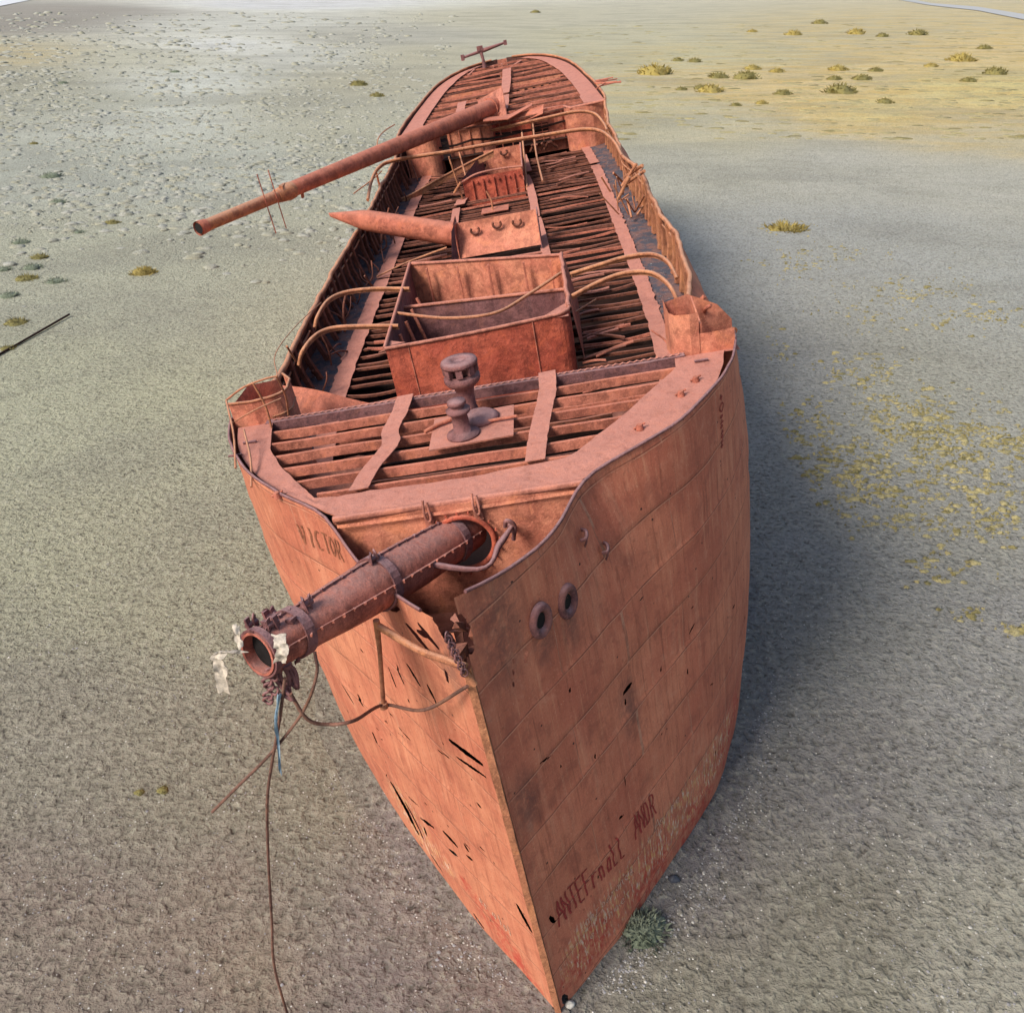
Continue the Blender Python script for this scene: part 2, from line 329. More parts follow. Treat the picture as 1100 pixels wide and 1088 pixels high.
for i in range(1, 1200):
    s = i*.05; x = hw(s, 4); arc.append(arc[-1]+math.hypot(.05, x-prev)); prev = x
ta = me.attributes.new('tear', 'FLOAT', 'POINT'); pa = me.attributes.new('paint', 'FLOAT_COLOR', 'POINT')
tv = [0.]*len(hull.v); pv = [0.]*(4*len(hull.v)); uvs = []
buck = {}
for T in TEARS:
    m_ = T[5]*2.4+.05
    for bs in range(int((min(T[1], T[3])-m_)*2)-1, int((max(T[1], T[3])+m_)*2)+1):
        buck.setdefault((T[0], bs), []).append(T)
for i, (x, s, z) in enumerate(hull.v):
    sd = 1 if x > 0 else -1
    if s < 8:
        for T in buck.get((sd, int(s*2)), ()):
            d, t = segd(s, z, T[1], T[2], T[3], T[4]); w = T[5]*(1.25-abs(t-.5))
            val = 1-d/(2*w)
            if val > tv[i]: tv[i] = val
    for k, L in enumerate((RED, SCR, STAIN)):
        if s > 9: break
        for (a, b_, c_, r_) in L:
            if a == sd:
                d = math.hypot(s-b_, (z-c_)*(1 if k < 2 else .35)); q = max(0, 1-(d/r_)**2)*(1 if k < 2 else .42)
                if q > pv[4*i+k]: pv[4*i+k] = min(1, q*1.6)
    pv[4*i+3] = 1
    uvs.append((arc[min(1199, int(s/.05))]*sd+(100 if sd < 0 else 0), z-.05*s))
ta.data.foreach_set('value', tv); pa.data.foreach_set('color', pv)
ul = me.uv_layers.new(name='uv'); flatuv = []
for l in me.loops: flatuv += uvs[l.vertex_index]
ul.data.foreach_set('uv', flatuv)

# stem bar
mb = MB()
for a, b_ in [(-.9, 8.3)]:
    rows = []
    for k in range(40):
        z = a+(b_-a)*k/39; w = .055+.012*nz(z*2, 1, 1); y = -.07+.02*nz(z, 3, 3)
        rows.append([(-w, .10, z), (-w, y, z), (w, y, z), (w, .10, z)])
    mb.strip(rows)
mb.build('stem_bar', M['rail'], ship)

b_ = MB(); b_.strip([[(hx(-1, 59.3, z), 59.3, z), (0, 59.34, z), (hx(1, 59.3, z), 59.3, z)] for z in [-2.6+13.9*k/20 for k in range(21)]]); b_.build('stern_plate', M['rust'], ship)
# rail cap along the rim: fore part and waist and poop
for sd in (1, -1):
    for (a, b_, r_) in ((.15, 8.9, .028), (8.9, 40.2, .075), (40.2, 59.2, .07)):
        pts = []; s = a
        while s < b_:
            pts.append((hx(sd, s, ztop(sd, s))+sd*.01, s, ztop(sd, s)+.02+.02*nz(s*1.5, sd, 3))); s += .22
        if sd < 0 and a < 1: pts = [p for p in pts if p[1] > .5]
        t_ = MB(); t_.tube(pts, r_, 8); t_.build('rail_cap', M['rail'] if a > 8 else M['maroon'], ship)

# ---------------------------------------------------------------- forecastle
SB = 2.95                                        # front bulkhead station
def rs(pl, n):
    pl = [Vector(p) for p in pl]; L = [0]
    for i in range(1, len(pl)): L.append(L[-1]+(pl[i]-pl[i-1]).length)
    out = []
    for k in range(n):
        t = L[-1]*k/(n-1); i = 0
        while i < len(pl)-2 and L[i+1] < t: i += 1
        out.append(pl[i].lerp(pl[i+1], (t-L[i])/max(1e-6, L[i+1]-L[i])))
    return out
outer = [(-hw(s, 9.2)+.10, s, FC) for s in [7.15-.2*i for i in range(21)]]+[(-2.05, SB-.02, FC), (0, SB-.06, FC), (1.80, SB-.02, FC)]+[(hw(s, 9.2)+topx(1, s)-.16-.08*nz(s*1.8, 2, 2), s, FC) for s in [3.15+.2*i for i in range(21)]]
inner = [(-4.2, 7.12, FC), (-3.95, 5.9, FC), (-3.55, 5.1, FC), (-2.6, 3.66, FC), (0, 3.60, FC), (1.65, 3.76, FC), (2.5, 4.75, FC), (3.85, 6.65, FC), (3.9, 7.12, FC)]
n = 90; O, I = rs(outer, n), rs(inner, n)
rows = []
for k in range(n):
    w = .05*nz(k*.5, 2, 2)
    a, b_ = O[k], I[k]+Vector((0, w, 0))
    rows.append([a.lerp(b_, t)+Vector((0, 0, .02*nz(k*.2, t*3, 5))) for t in (0, .33, .66, 1)])
mb = MB(); mb.strip(rows, .03); fcp = mb.build('forecastle_deck_plate', M['pink'], ship)
# rounded nosing above the bulkhead
mb = MB(); mb.tube([(-2.15+4.0*i/14, SB-.03, FC-.03) for i in range(15)], .06, 8); mb.build('deck_edge_moulding', M['pink'], ship)
# deck slots and pads
for (x, s) in ((-4.45, 6.3), (-4.6, 5.8), (4.35, 6.75)):
    mb = MB(); mb.box((x, s, FC+.03), (.26, .05, .03)); mb.build('deck_slot', M['maroon'], ship)
for (x, s) in ((2.9, 4.35), (3.75, 5.4), (4.1, 5.9), (-3.3, 3.9)):
    mb = MB(); mb.tube([(x, s, FC), (x, s, FC+.10)], [.07, .05], 8); mb.tube([(x-.1, s, FC+.03), (x+.1, s+.05, FC+.09)], .02, 6); mb.build('deck_ring', M['rust'], ship)

def beam(x0, x1, s, z, web=.24, fl=.13, mat='rust', sag=0., wob=.02, name='deck_beam', tilt=0., curve=0., twist=0., n=12, parent=None):
    top, web_, bk = [], [], []
    sd_ = random.random()*100
    for i in range(n+1):
        t = i/n; x = x0+(x1-x0)*t
        zz = z+sag*math.sin(PI*t)+wob*nz(x*.8, sd_, 1)+tilt*(t-.5); yy = s+curve*math.sin(PI*t)+wob*2*nz(x*.5, sd_, 7)+twist*(t-.5)
        lean = .25*web*nz(x*.4, sd_, 9)
        top.append([(x, yy, zz), (x, yy+fl, zz+.004)]); web_.append([(x, yy, zz), (x, yy+lean, zz-web*(1+.12*nz(x*2, sd_, 4)))])
        bk.append([(x, yy+.02, zz-.001), (x, yy+lean+.02, zz-web)])
    b_ = MB(); b_.strip(top, .016); b_.strip(web_, (0, .016, 0))
    return b_.build(name, M[mat], parent or ship)
# forecastle beams
for i, s in enumerate((3.86, 4.42, 5.0, 5.58, 6.16, 6.70)):
    def xin(sgn, s):
        L = [(3.78, 2.4), (4.75, 3.25), (5.1, 3.5), (5.9, 3.9), (7.1, 4.15)] if sgn < 0 else [(3.9, 1.7), (4.75, 2.5), (5.6, 3.2), (6.65, 3.85), (7.1, 3.9)]
        return tab(L, s)
    beam(-xin(-1, s)-.15, xin(1, s)+.15, s, FC-.035, web=.17, fl=.06, mat='rust', wob=.02, sag=-.01)
# broken aft beam of the forecastle, with rivet studs
beam(-4.35, 4.1, 7.12, FC+.015, web=.2, fl=.16, mat='maroon', wob=.02, name='break_beam')
mb = MB()
mb.strip([[(-4.2+i*.069, 7.17, FC+.022+.028*(i % 2)), (-4.2+i*.069, 7.23, FC+.022+.028*(i % 2))] for i in range(120)])
mb.build('riveted_angle', M['pink'], ship)
# longitudinal strap plates
def strap(pts, w, name='strap_plate', z=.02, mat='pink'):
    rows = []
    P = bez(pts, 6)
    for k, p in enumerate(P):
        ww = w/2*(1+.12*nz(k*.7, 1, w*9)); rows.append([p+Vector((-ww, 0, z)), p+Vector((ww, 0, z+.012))])
    b_ = MB(); b_.strip(rows, .02); return b_.build(name, M[mat], ship)
strap([(-1.45, 7.28, FC+.05), (-1.5, 6.6, FC), (-1.6, 5.9, FC-.03), (-1.5, 5.2, FC+.02), (-1.75, 4.4, FC), (-1.85, 3.7, FC+.01)], .34)
strap([(1.42, 7.32, FC+.05), (1.4, 6.5, FC), (1.28, 5.5, FC), (1.18, 4.6, FC), (1.12, 3.78, FC+.01)], .34)
# loose plates on the tween deck below the beams
for (x0, x1, s0, s1, z) in ((-3.6, -2.6, 5.6, 7.4, 8.0), (2.6, 3.4, 6.6, 8.0, 7.9)):
    b_ = MB(); b_.strip([[(x0+(x1-x0)*i/6, s0+(s1-s0)*j/5, z+.12*nz(i*.6, j*.6, x0)) for i in range(7)] for j in range(6)], .02)
    b_.build('tween_deck_plate', M['dark'], ship)
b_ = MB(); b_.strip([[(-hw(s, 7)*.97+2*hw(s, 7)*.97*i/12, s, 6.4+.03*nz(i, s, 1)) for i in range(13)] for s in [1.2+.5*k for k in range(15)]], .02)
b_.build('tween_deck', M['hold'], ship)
b_ = MB(); b_.strip([[((-1+2*i/8)*(hw(s, 7)-.08), s, 7.0+.05*s+.05*nz(i, s*2, 1)) for i in range(9)] for s in [.25+.28*k for k in range(10)]], .02); b_.build('breast_plate', M['dark'], ship)

# front bulkhead with the round bowsprit opening
cx, cz, cr = -.17, 8.42, .48
N = 56; rows = []
bx0, bz0, bz1 = 2.18, 6.95, FC-.03
def rect(an):
    dx, dz = math.cos(an), math.sin(an); t = 1e9
    if dx > 1e-6: t = min(t, (1.86-cx)/dx)
    if dx < -1e-6: t = min(t, (-bx0-cx)/dx)
    if dz > 1e-6: t = min(t, (bz1-cz)/dz)
    if dz < -1e-6: t = min(t, (bz0-cz)/dz)
    return cx+dx*t, cz+dz*t
for k in range(N+1):
    an = 2*PI*k/N; ex, ez = rect(an); r = []
    for q in range(9):
        t = (q/8)**1.0; x = (cx+cr*math.cos(an))*(1-t)+ex*t; z = (cz+cr*math.sin(an))*(1-t)+ez*t
        r.append((x, SB+.03*nz(x*1.3, z*1.3, 2)+(.12*(1-min(1, abs(x)/2.2))*-1), z))
    rows.append(r)
mb = MB(); mb.strip(rows, (0, .03, 0), smooth=False); fb = mb.build('forecastle_bulkhead', M['orange'], ship)
mb = MB(); mb.tube([(cx+(cr+.01)*math.cos(2*PI*k/40), SB-.15, cz+(cr+.01)*math.sin(2*PI*k/40)) for k in range(41)], .045, 8, cap=False)
for k in range(20):
    an = 2*PI*k/20; mb.tube([(cx+(cr+.10)*math.cos(an), SB-.13, cz+(cr+.10)*math.sin(an)), (cx+(cr+.10)*math.cos(an), SB-.19, cz+(cr+.10)*math.sin(an))], .018, 6)
mb.build('bowsprit_collar', M['red'], fb)
# rivets on bulkhead edge
mb = MB()
mb.strip([[(-2.1+3.85*i/60, SB-.10-.05*(1-abs(i-30)/30), FC-.10), (-2.1+3.85*i/60, SB-.115-.05*(1-abs(i-30)/30)-.006*(i % 2), FC-.15)] for i in range(61)])
mb.build('riveted_angle', M['orange'], fb)
# two hasps hanging over the edge
for x in (-.62, .16):
    mb = MB(); mb.box((x, SB-.14, FC-.22), (.14, .03, .26)); mb.tube(bez([(x-.03, SB-.13, FC+.13), (x-.04, SB-.21, FC-.05), (x-.02, SB-.2, FC-.2), (x+.04, SB-.2, FC-.18), (x+.03, SB-.15, FC+.1)], 5), .022, 6)
    mb.build('hasp', M['pink'], fb)
mb = MB(); mb.tube([(.62, SB-.08, 8.62), (.62, SB-.30, 8.62)], .05, 8); mb.tube(bez([(.55, SB-.28, 8.70), (.6, SB-.36, 8.85), (.70, SB-.32, 8.72), (.64, SB-.3, 8.45)], 5), .035, 7); mb.build('stay_cleat', M['maroon'], fb)
# hull cleats, hawse pipes
def hpt(sd, s, z, off=.0): return Vector((hx(sd, s, z)+sd*off, s, z))
def hnorm(sd, s, z):
    a = hpt(sd, s+.15, z)-hpt(sd, s-.15 if s > .2 else s, z); b_ = hpt(sd, s, z+.15)-hpt(sd, s, z-.15)
    nn_ = a.cross(b_).normalized(); return nn_ if nn_.x*sd > 0 else -nn_
for (s, z) in ((1.10, 8.02), (1.62, 7.9)):
    p = hpt(1, s, z); nn_ = hnorm(1, s, z); tz = Vector((0, 0, 1)); tz = (tz-nn_*tz.dot(nn_)).normalized(); ty = nn_.cross(tz)
    mb = MB(); rings = []
    for (r_, h_) in ((.27, .0), (.26, .05), (.215, .085), (.165, .07), (.125, .01), (.115, -.25)):
        rings.append([p+nn_*h_+tz*(r_*1.15*math.cos(2*PI*k/28))+ty*(r_*.86*math.sin(2*PI*k/28)) for k in range(29)])
    mb.strip(rings, smooth=True); hp = mb.build('hawse_pipe', M['maroon'], ho)
    mb = MB(); mb.add([p+nn_*-.12+tz*(.14*math.cos(2*PI*k/20))+ty*(.10*math.sin(2*PI*k/20)) for k in range(20)], [tuple(range(20))]); mb.add([p+nn_*.012+tz*(.135*math.cos(2*PI*k/20))+ty*(.10*math.sin(2*PI*k/20)) for k in range(20)], [tuple(range(20))])
    o = mb.build('hawse_opening', M['black'], ho)
for (s, z) in ((2.28, 8.6), (2.6, 8.1)):
    p = hpt(1, s, z); nn_ = hnorm(1, s, z)
    mb = MB(); mb.tube(bez([p-Vector((0, .12, .02)), p+nn_*.10-Vector((0, .08, 0)), p+nn_*.11+Vector((0, .05, .04)), p+Vector((0, .12, .03))], 5), .03, 7)
    mb.tube(bez([p+nn_*.09, p+nn_*.1+Vector((0, .02, -.12)), p+nn_*.03+Vector((0, .06, -.3))], 5), .016, 6); mb.build('mooring_eye', M['maroon'], ho)

# painted writing: strokes laid on the plating
GL = {'A': [[(0, 0), (.35, 1), (.7, 0)], [(.15, .4), (.55, .4)]], 'N': [[(0, 0), (0, 1), (.55, 0), (.55, 1)]], 'T': [[(.3, 0), (.3, 1)], [(0, 1), (.65, 1)]], 'E': [[(.5, 0), (0, 0), (0, 1), (.6, 1)], [(0, .5), (.45, .5)]],
 'F': [[(0, 0), (0, 1), (.6, 1)], [(0, .5), (.45, .5)]], 'r': [[(0, 0), (0, .6)], [(0, .4), (.2, .6), (.4, .55)]], 'n': [[(0, 0), (0, .6)], [(0, .45), (.2, .6), (.38, .5), (.38, 0)]], 'a': [[(.4, .5), (.15, .6), (0, .3), (.15, 0), (.4, .15)], [(.4, .6), (.4, 0)]],
 'L': [[(0, 1), (0, 0), (.45, 0)]], 'D': [[(0, 0), (0, 1), (.35, .9), (.5, .5), (.35, .1), (0, 0)]], 'R': [[(0, 0), (0, 1), (.4, .95), (.45, .7), (.35, .5), (0, .5)], [(.2, .5), (.55, 0)]],
 'V': [[(-.05, 1), (.25, 0), (.5, 1)]], 'I': [[(.35, 0), (.33, 1)]], 'C': [[(.5, .9), (.25, 1), (0, .6), (.05, .15), (.3, 0), (.5, .12)]], 'O': [[(.25, 0), (.02, .3), (.02, .7), (.27, 1), (.52, .7), (.52, .3), (.25, 0)]], 'e': [[(0, .3), (.38, .32), (.3, .58), (.1, .55), (0, .3), (.1, .03), (.38, .08)]],
 '+': [[(.25, .1), (.25, .9)], [(0, .5), (.5, .5)]], 'o': [[(.2, 0), (0, .3), (.2, .6), (.4, .3), (.2, 0)]], 'l': [[(.05, 1), (.05, 0)]]}
def writing(text, sd, s0, z0, s1, z1, h, lw, mat, name, slant=0., jit=.03):
    L = math.hypot(s1-s0, z1-z0); us, uz = (s1-s0)/L, (z1-z0)/L; adv = L/len(text); b_ = MB()
    for i, ch in enumerate(text):
        for st_ in GL.get(ch, []):
            P = []
            pts = [(a*adv*1.25+i*adv, b2*h) for a, b2 in st_]
            dense = rs([Vector((a, b2, 0)) for a, b2 in pts], max(3, int(sum(math.dist(pts[k], pts[k+1]) for k in range(len(pts)-1))/.035)))
            for q in dense:
                a, b2 = q.x+slant*q.y+jit*nz(q.x*5, q.y*5, i), q.y+jit*nz(q.x*5, q.y*5, i+50)
                P.append((s0+us*a, z0+uz*a+b2))
            rows = []
            for k in range(len(P)):
                q0, q1 = P[max(0, k-1)], P[min(len(P)-1, k+1)]; dx, dy = q1[0]-q0[0], q1[1]-q0[1]; dl = math.hypot(dx, dy) or 1
                w = lw/2*(1+.35*nz(k*.8, i, 3)); nx_, ny_ = -dy/dl*w, dx/dl*w
                r = []
                for sg_ in (-1, 1):
                    ss, zz = P[k][0]+sg_*nx_, P[k][1]+sg_*ny_; ss = max(.03, ss)
                    r.append(hpt(sd, ss, zz, .014))
                rows.append(r)
            b_.strip(rows)
    return b_.build(name, M[mat], ho)
writing('ANTEFrnaLL', 1, .30, 2.0, 1.85, 1.72, .62, .030, 'redpaint', 'red_writing')
writing('ANDR', 1, 2.10, 1.72, 2.75, 1.66, .62, .030, 'redpaint', 'red_writing')
writing('VICTOR', -1, 3.75, 8.28, 2.75, 8.40, .40, .035, 'brownpaint', 'brown_writing')
b_ = writing('anroeranoe', 1, .75, 1.25, 2.0, .95, .26, .018, 'whitepaint', 'pale_scratched_writing')
writing('elanoerl', 1, .8, .75, 2.0, .5, .24, .018, 'whitepaint', 'pale_scratched_writing')
writing('Anroel', 1, 2.6, 1.25, 3.7, 1.0, .26, .02, 'whitepaint', 'pale_scratched_writing')
writing('eraIol', -1, 1.3, 1.45, .55, 1.3, .30, .02, 'whitepaint', 'pale_scratched_writing')
# vertical draught column
b_ = MB()
def vglyph(st_list, zc, h, w):
    for st_ in st_list:
        pts = [(5.52+(a-.25)*w, zc+(b2-.5)*h) for a, b2 in st_]; dense = rs([Vector((a, b2, 0)) for a, b2 in pts], 14)
        for k in range(13):
            p, q = dense[k], dense[k+1]; d = (q-p).normalized(); nn_ = Vector((-d.y, d.x, 0))*.014
            b_.add([hpt(1, c_.x, c_.y, .014) for c_ in (p-nn_, q-nn_, q+nn_, p+nn_)], [(0, 1, 2, 3)])
vglyph(GL['+'], 8.95, .14, .2); vglyph(GL['O'], 8.76, .18, .3)
for k in range(7): vglyph([[(0, 0), (.5, 0)], [(.25, 0), (.25, .7)]] if k % 2 else GL['o'], 8.60-k*.10, .09, .26)
b_.build('draught_marks', M['redpaint'], ho)

# ---------------------------------------------------------------- capstan
cp = empty('capstan', None, None, (-.12, 5.2, FC), parent=ship)
b_ = MB(); b_.strip([[(-.62+1.5*i/5, -.5+1.25*j/5+.1*(i/5), .05+.015*nz(i, j, 1)) for i in range(6)] for j in range(6)], .03); b_.build('base_plate', M['pink'], cp)
def lathe(prof, c, n=24):
    b_ = MB(); rows = [[(c[0]+r*math.cos(2*PI*k/n), c[1]+r*math.sin(2*PI*k/n), c[2]+z) for k in range(n+1)] for r, z in prof]
    b_.strip(rows, smooth=True); return b_
lathe([(.0, .05), (.30, .05), (.30, .09), (.16, .12), (.14, .48), (.21, .5), (.22, .56), (.13, .58), (.13, .64), (.17, .66), (.16, .72), (0, .73)], (-.02, -.1, 0)).build('pawl_post', M['maroon'], cp)
lathe([(0, .05), (.36, .05), (.36, .10), (.27, .16), (0, .17)], (.25, .45, 0)).build('winch_foot', M['maroon'], cp)
b_ = lathe([(0, -.1), (.22, -.1), (.16, .1), (.16, .35), (.19, .50), (.30, .58), (.34, .64), (.34, .72), (.28, .74), (.28, .78)], (.02, 1.0, 0)); b_.build('drum', M['maroon'], cp)
b_ = MB()
for k in range(8):
    an = 2*PI*k/8; b_.box((.02+.28*math.cos(an), 1.0+.28*math.sin(an), .86), (.10, .12, .15), Matrix.Rotation(an, 3, 'Z'))
b2 = lathe([(0, .78), (.22, .78), (.22, .94), (.34, .94), (.35, .98), (.33, 1.03), (.14, 1.05), (.13, 1.01), (0, 1.01)], (.02, 1.0, 0)); b_.add(b2.v, b2.f, True)
b_.build('drum_head', M['maroon'], cp)
b_ = MB(); b_.tube([(-.75, .2, .08), (-.55, .35, .1), (-.25, .5, .12)], .04, 7); b_.tube([(.3, .2, .1), (.95, .18, .12)], .03, 7); b_.each('chain_bar', M['rust'], cp)

# ---------------------------------------------------------------- bowsprit
BA, BB = Vector((-.10, 3.3, 8.36)), SINV @ (Vector((0, 0, HC))+ray(276, 703)*11.0)
bow = empty('bowsprit', None, None, BA, parent=ship)
ax = (BB-BA); BL = ax.length; ax.normalize()
side_ = ax.cross(Vector((0, 0, 1))).normalized(); up_ = side_.cross(ax)
def bp(t, r=0, an=0): return ax*(BL*t)+(side_*math.cos(an)+up_*math.sin(an))*r
def brad(t): return .33+.06*math.sin(min(1, t*1.25)*PI)*1.0-.03*max(0, t-.7)/.3
b_ = MB(); nn2 = 28
rows = []
for k in range(41):
    t = k/40; r0 = brad(t)*(1+.02*nz(t*6, 0, 0))
    rows.append([bp(t, r0*(1+.02*nz(math.cos(2*PI*j/nn2)*2, math.sin(2*PI*j/nn2)*2, t*8)), 2*PI*j/nn2) for j in range(nn2)]+[bp(t, r0*(1+.02*nz(2, 0, t*8)), 0)])
b_.strip(rows, smooth=True)
rows2 = [[bp(t, brad(1)*.88, 2*PI*j/nn2) for j in range(nn2+1)] for t in (.86, .93, 1.0)]
b_.strip(rows2, smooth=True); b_.strip([[bp(1., brad(1), 2*PI*j/nn2) for j in range(nn2+1)], [bp(1., brad(1)*.88, 2*PI*j/nn2) for j in range(nn2+1)]])
b_.build('spar_tube', M['spar'], bow)
b_ = MB(); b_.add([bp(.965, brad(1)*.9, 2*PI*j/nn2) for j in range(nn2)], [tuple(range(nn2))]); b_.build('dark_bore', M['black'], bow)
for t in (.12, .5, .86, .985):                                     # clamp bands
    b_ = MB(); w = .035 if t < .9 else .022
    b_.strip([[bp(t+dt, brad(t)*1.02+h_, 2*PI*j/nn2) for j in range(nn2+1)] for dt, h_ in ((-w/2, 0), (-w/2, .03), (w/2, .03), (w/2, 0))]); b_.build('clamp_band', M['maroon'], bow)
for an in (PI*.5, PI*.93, PI*.12):                                # riveted flanges
    b_ = MB(); L = .92 if an != PI*.5 else .97
    b_.strip([[bp(.03+L*k/30, brad(k/30)*.99, an-.03), bp(.03+L*k/30, brad(k/30)+.03+.01*nz(k*.7, 0, 0), an), bp(.03+L*k/30, brad(k/30)*.99, an+.03)] for k in range(31)])
    for k in range(22): 
        t = .05+.9*k/21; q = bp(t, brad(t)+.035, an); b_.box(q-up_*.008, (.036, .036, .036), j=.008)
    b_.build('riveted_seam', M['maroon'] if an < 1.7 else M['spar'], bow)
b_ = MB()
for t, an in ((.52, PI*.55), (.50, -.35), (.82, PI*.6), (.95, PI*.6), (.97, PI*.35), (.93, -PI*.3), (.88, PI*.2)):
    q = bp(t, brad(t)+.07, an)
    for o_ in (-.05, .05): b_.box(q+ax*o_, (.03, .10, .2), Matrix.Rotation(random.uniform(-.4, .4), 3, 'Z'), j=.02)
    b_.tube([q-ax*.09, q+ax*.09], .035, 8)
b_.each('lug', M['maroon'], bow, 3)
b_ = MB()
for k in range(12):
    t = random.uniform(.88, .98); an = random.uniform(-PI*.9, PI*.8); q = bp(t, brad(t)+random.uniform(0, .03), an); b_.box(q, (random.uniform(.04, .10),)*3, Matrix.Rotation(random.uniform(0, 3), 3, 'X'), j=.03)
for k in range(6):
    q = bp(.94, brad(1), -PI*.5)+Vector((random.uniform(-.1, .12), random.uniform(-.1, .1), 0)); b_.tube(bez([q, q+Vector((random.uniform(-.1, .1), 0, -.2)), q+Vector((random.uniform(-.15, .15), random.uniform(-.1, .1), -.45)), q+Vector((random.uniform(-.1, .1), 0, -.35))], 4), .028, 6)
b_.each('tangled_fitting', M['maroon'], bow)
# stay bar from the bulkhead cleat
b_ = MB(); b_.tube(bez([ (.66, 2.62, 8.72), (.45, 2.3, 8.62), (.1, 1.9, 8.5), tuple(BA+bp(.40, brad(.4)+.03, .5))], 6), [.02+.02*math.sin(k*.3)**2+.015 for k in range(19)], 8); b_.build('stay_bar', M['maroon'], ship)
# martingale strut, pipe to the stem
mid = BA+bp(.62, brad(.6), -PI*.5)
q412 = ats(412, 757, mid.y-.0); q408 = ats(406, 672, mid.y)
b_ = MB(); b_.tube([q408+Vector((0, 0, .1)), q408.lerp(q412, .3), q412], [.05, .035, .035], 8); b_.tube([q412+Vector((0, 0, .04)), q412-Vector((0, 0, .05))], .07, 8); b_.build('martingale_strut', M['rail'], ship)
stemp = Vector((0, -.06, 8.33))
b_ = MB(); b_.tube(bez([q408, ats(450, 698, mid.y*.6), ats(480, 709, .1), stemp], 6), .055, 9); b_.tube([stemp+Vector((-.06, -.05, .04)), stemp+Vector((.06, -.05, -.28))], .05, 8); b_.build('bobstay_pipe', M['rail'], ship)
# torn plating round the stem head
b_ = MB()
for k in range(9):
    y = random.uniform(-.02, .5); x = random.uniform(-.5, .15)*(.3+y); z = random.uniform(8.2, 9.1)
    b_.box((x, y+.1, z), (random.uniform(.04, .12), random.uniform(.1, .35), random.uniform(.03, .2)), Matrix.Rotation(random.uniform(-1, 1), 3, 'X') @ Matrix.Rotation(random.uniform(-1, 1), 3, 'Z'), j=.04)
b_.each('torn_plating', M['dark'], ship)
b_ = MB(); c_ = stemp+Vector((-.12, -.09, .62))
for k in range(12):
    q = c_.lerp(stemp+Vector((-.02, -.12, 0)), k/11); r_ = [q+Vector((.045*math.cos(a)*(1 if k % 2 else .3), .045*math.cos(a)*(.3 if k % 2 else 1), .06*math.sin(a))) for a in [2*PI*i/10 for i in range(11)]]; b_.tube(r_, .013, 5, cap=False)
b_.build('chain', M['maroon'], ship)

# ---------------------------------------------------------------- lockers at the break of the forecastle
def shell(pts, z0, z1, thick=.03, zf=None, nzz=6):
    b_ = MB(); P = pts
    b_.strip([[Vector((p[0], p[1], (z0+(zf(p) if zf else z1)*1.0-z0*1.0 if False else z0)+((zf(p) if zf else z1)-z0)*j/nzz)) for j in range(nzz+1)] for p in P]); 
    return b_
def arcpts(c, r, a0, a1, n=12): return [(c[0]+r*math.cos(R(a0+(a1-a0)*k/n)), c[1]+r*math.sin(R(a0+(a1-a0)*k/n))) for k in range(n+1)]
lk = empty('bulwark_locker', None, None, (0, 0, 0), parent=ship)
P = [(-5.05, 7.35), (-4.55, 7.28), (-4.25, 7.35)]+arcpts((-4.3, 7.75), .4, -80, 20, 6)+[(-3.95, 8.2), (-4.2, 8.6)]
b_ = shell(P, 7.2, 9.62); b_.build('locker_wall', M['orange'], lk)
b_ = MB(); b_.tube([(p[0], p[1], 9.62) for p in P], .03, 6); b_.tube([(p[0], p[1], 9.2) for p in P[2:]], .02, 6); b_.build('locker_rim', M['rail'], lk)
b_ = MB(); b_.strip([[(-5.0, 7.4, 7.3), (-5.0, 7.4, 9.55)], [(-4.9, 8.3, 7.3), (-4.9, 8.3, 9.6)], [(-4.4, 8.9, 7.3), (-4.4, 8.9, 9.4)]]); b_.build('locker_back', M['orange'], lk)
lk = empty('bulwark_locker', None, None, (0, 0, 0), parent=ship)
P = [(5.1, 7.3), (4.6, 7.25), (4.42, 7.28)]; b_ = shell(P, 7.2, 9.52); b_.build('locker_wall', M['orange'], lk)
P = [(4.42, 7.26), (4.25, 7.22), (3.98, 7.3), (3.9, 7.5), (3.9, 8.3)]
b_ = shell(P, 7.2, 9.95); b_.build('locker_wall', M['orange'], lk)
b_ = MB(); b_.strip([[(4.45, 7.30, 7.3), (4.45, 7.30, 9.7)], [(4.43, 8.2, 7.3), (4.43, 8.2, 9.95)]], (.03, 0, 0)); b_.build('locker_partition', M['orange'], lk)
b_ = MB(); b_.strip([[(3.9, 8.25, 7.3), (3.9, 8.25, 9.9)], [(4.4, 8.4, 7.3), (4.4, 8.4, 9.95)], [(5.0, 8.5, 7.3), (5.0, 8.5, 9.6)], [(5.3, 8.6, 7.3), (5.3, 8.6, 9.2)]]); b_.build('locker_back', M['orange'], lk)
# curved fender plates of the break
for (a, b2, c_, d) in (((-4.75, 7.1), (-4.1, 7.18), (-4.0, 8.4), (-5, 8.5)), ((3.8, 7.15), (5.15, 7.1), (5.25, 8.5), (3.9, 8.5))):
    b_ = MB(); b_.add([(*a, FC-.02), (*b2, FC-.02), (*c_, FC-.3), (*d, FC-.3)], [(0, 1, 2, 3)]); b_.build('locker_shelf', M['pink'], ship)
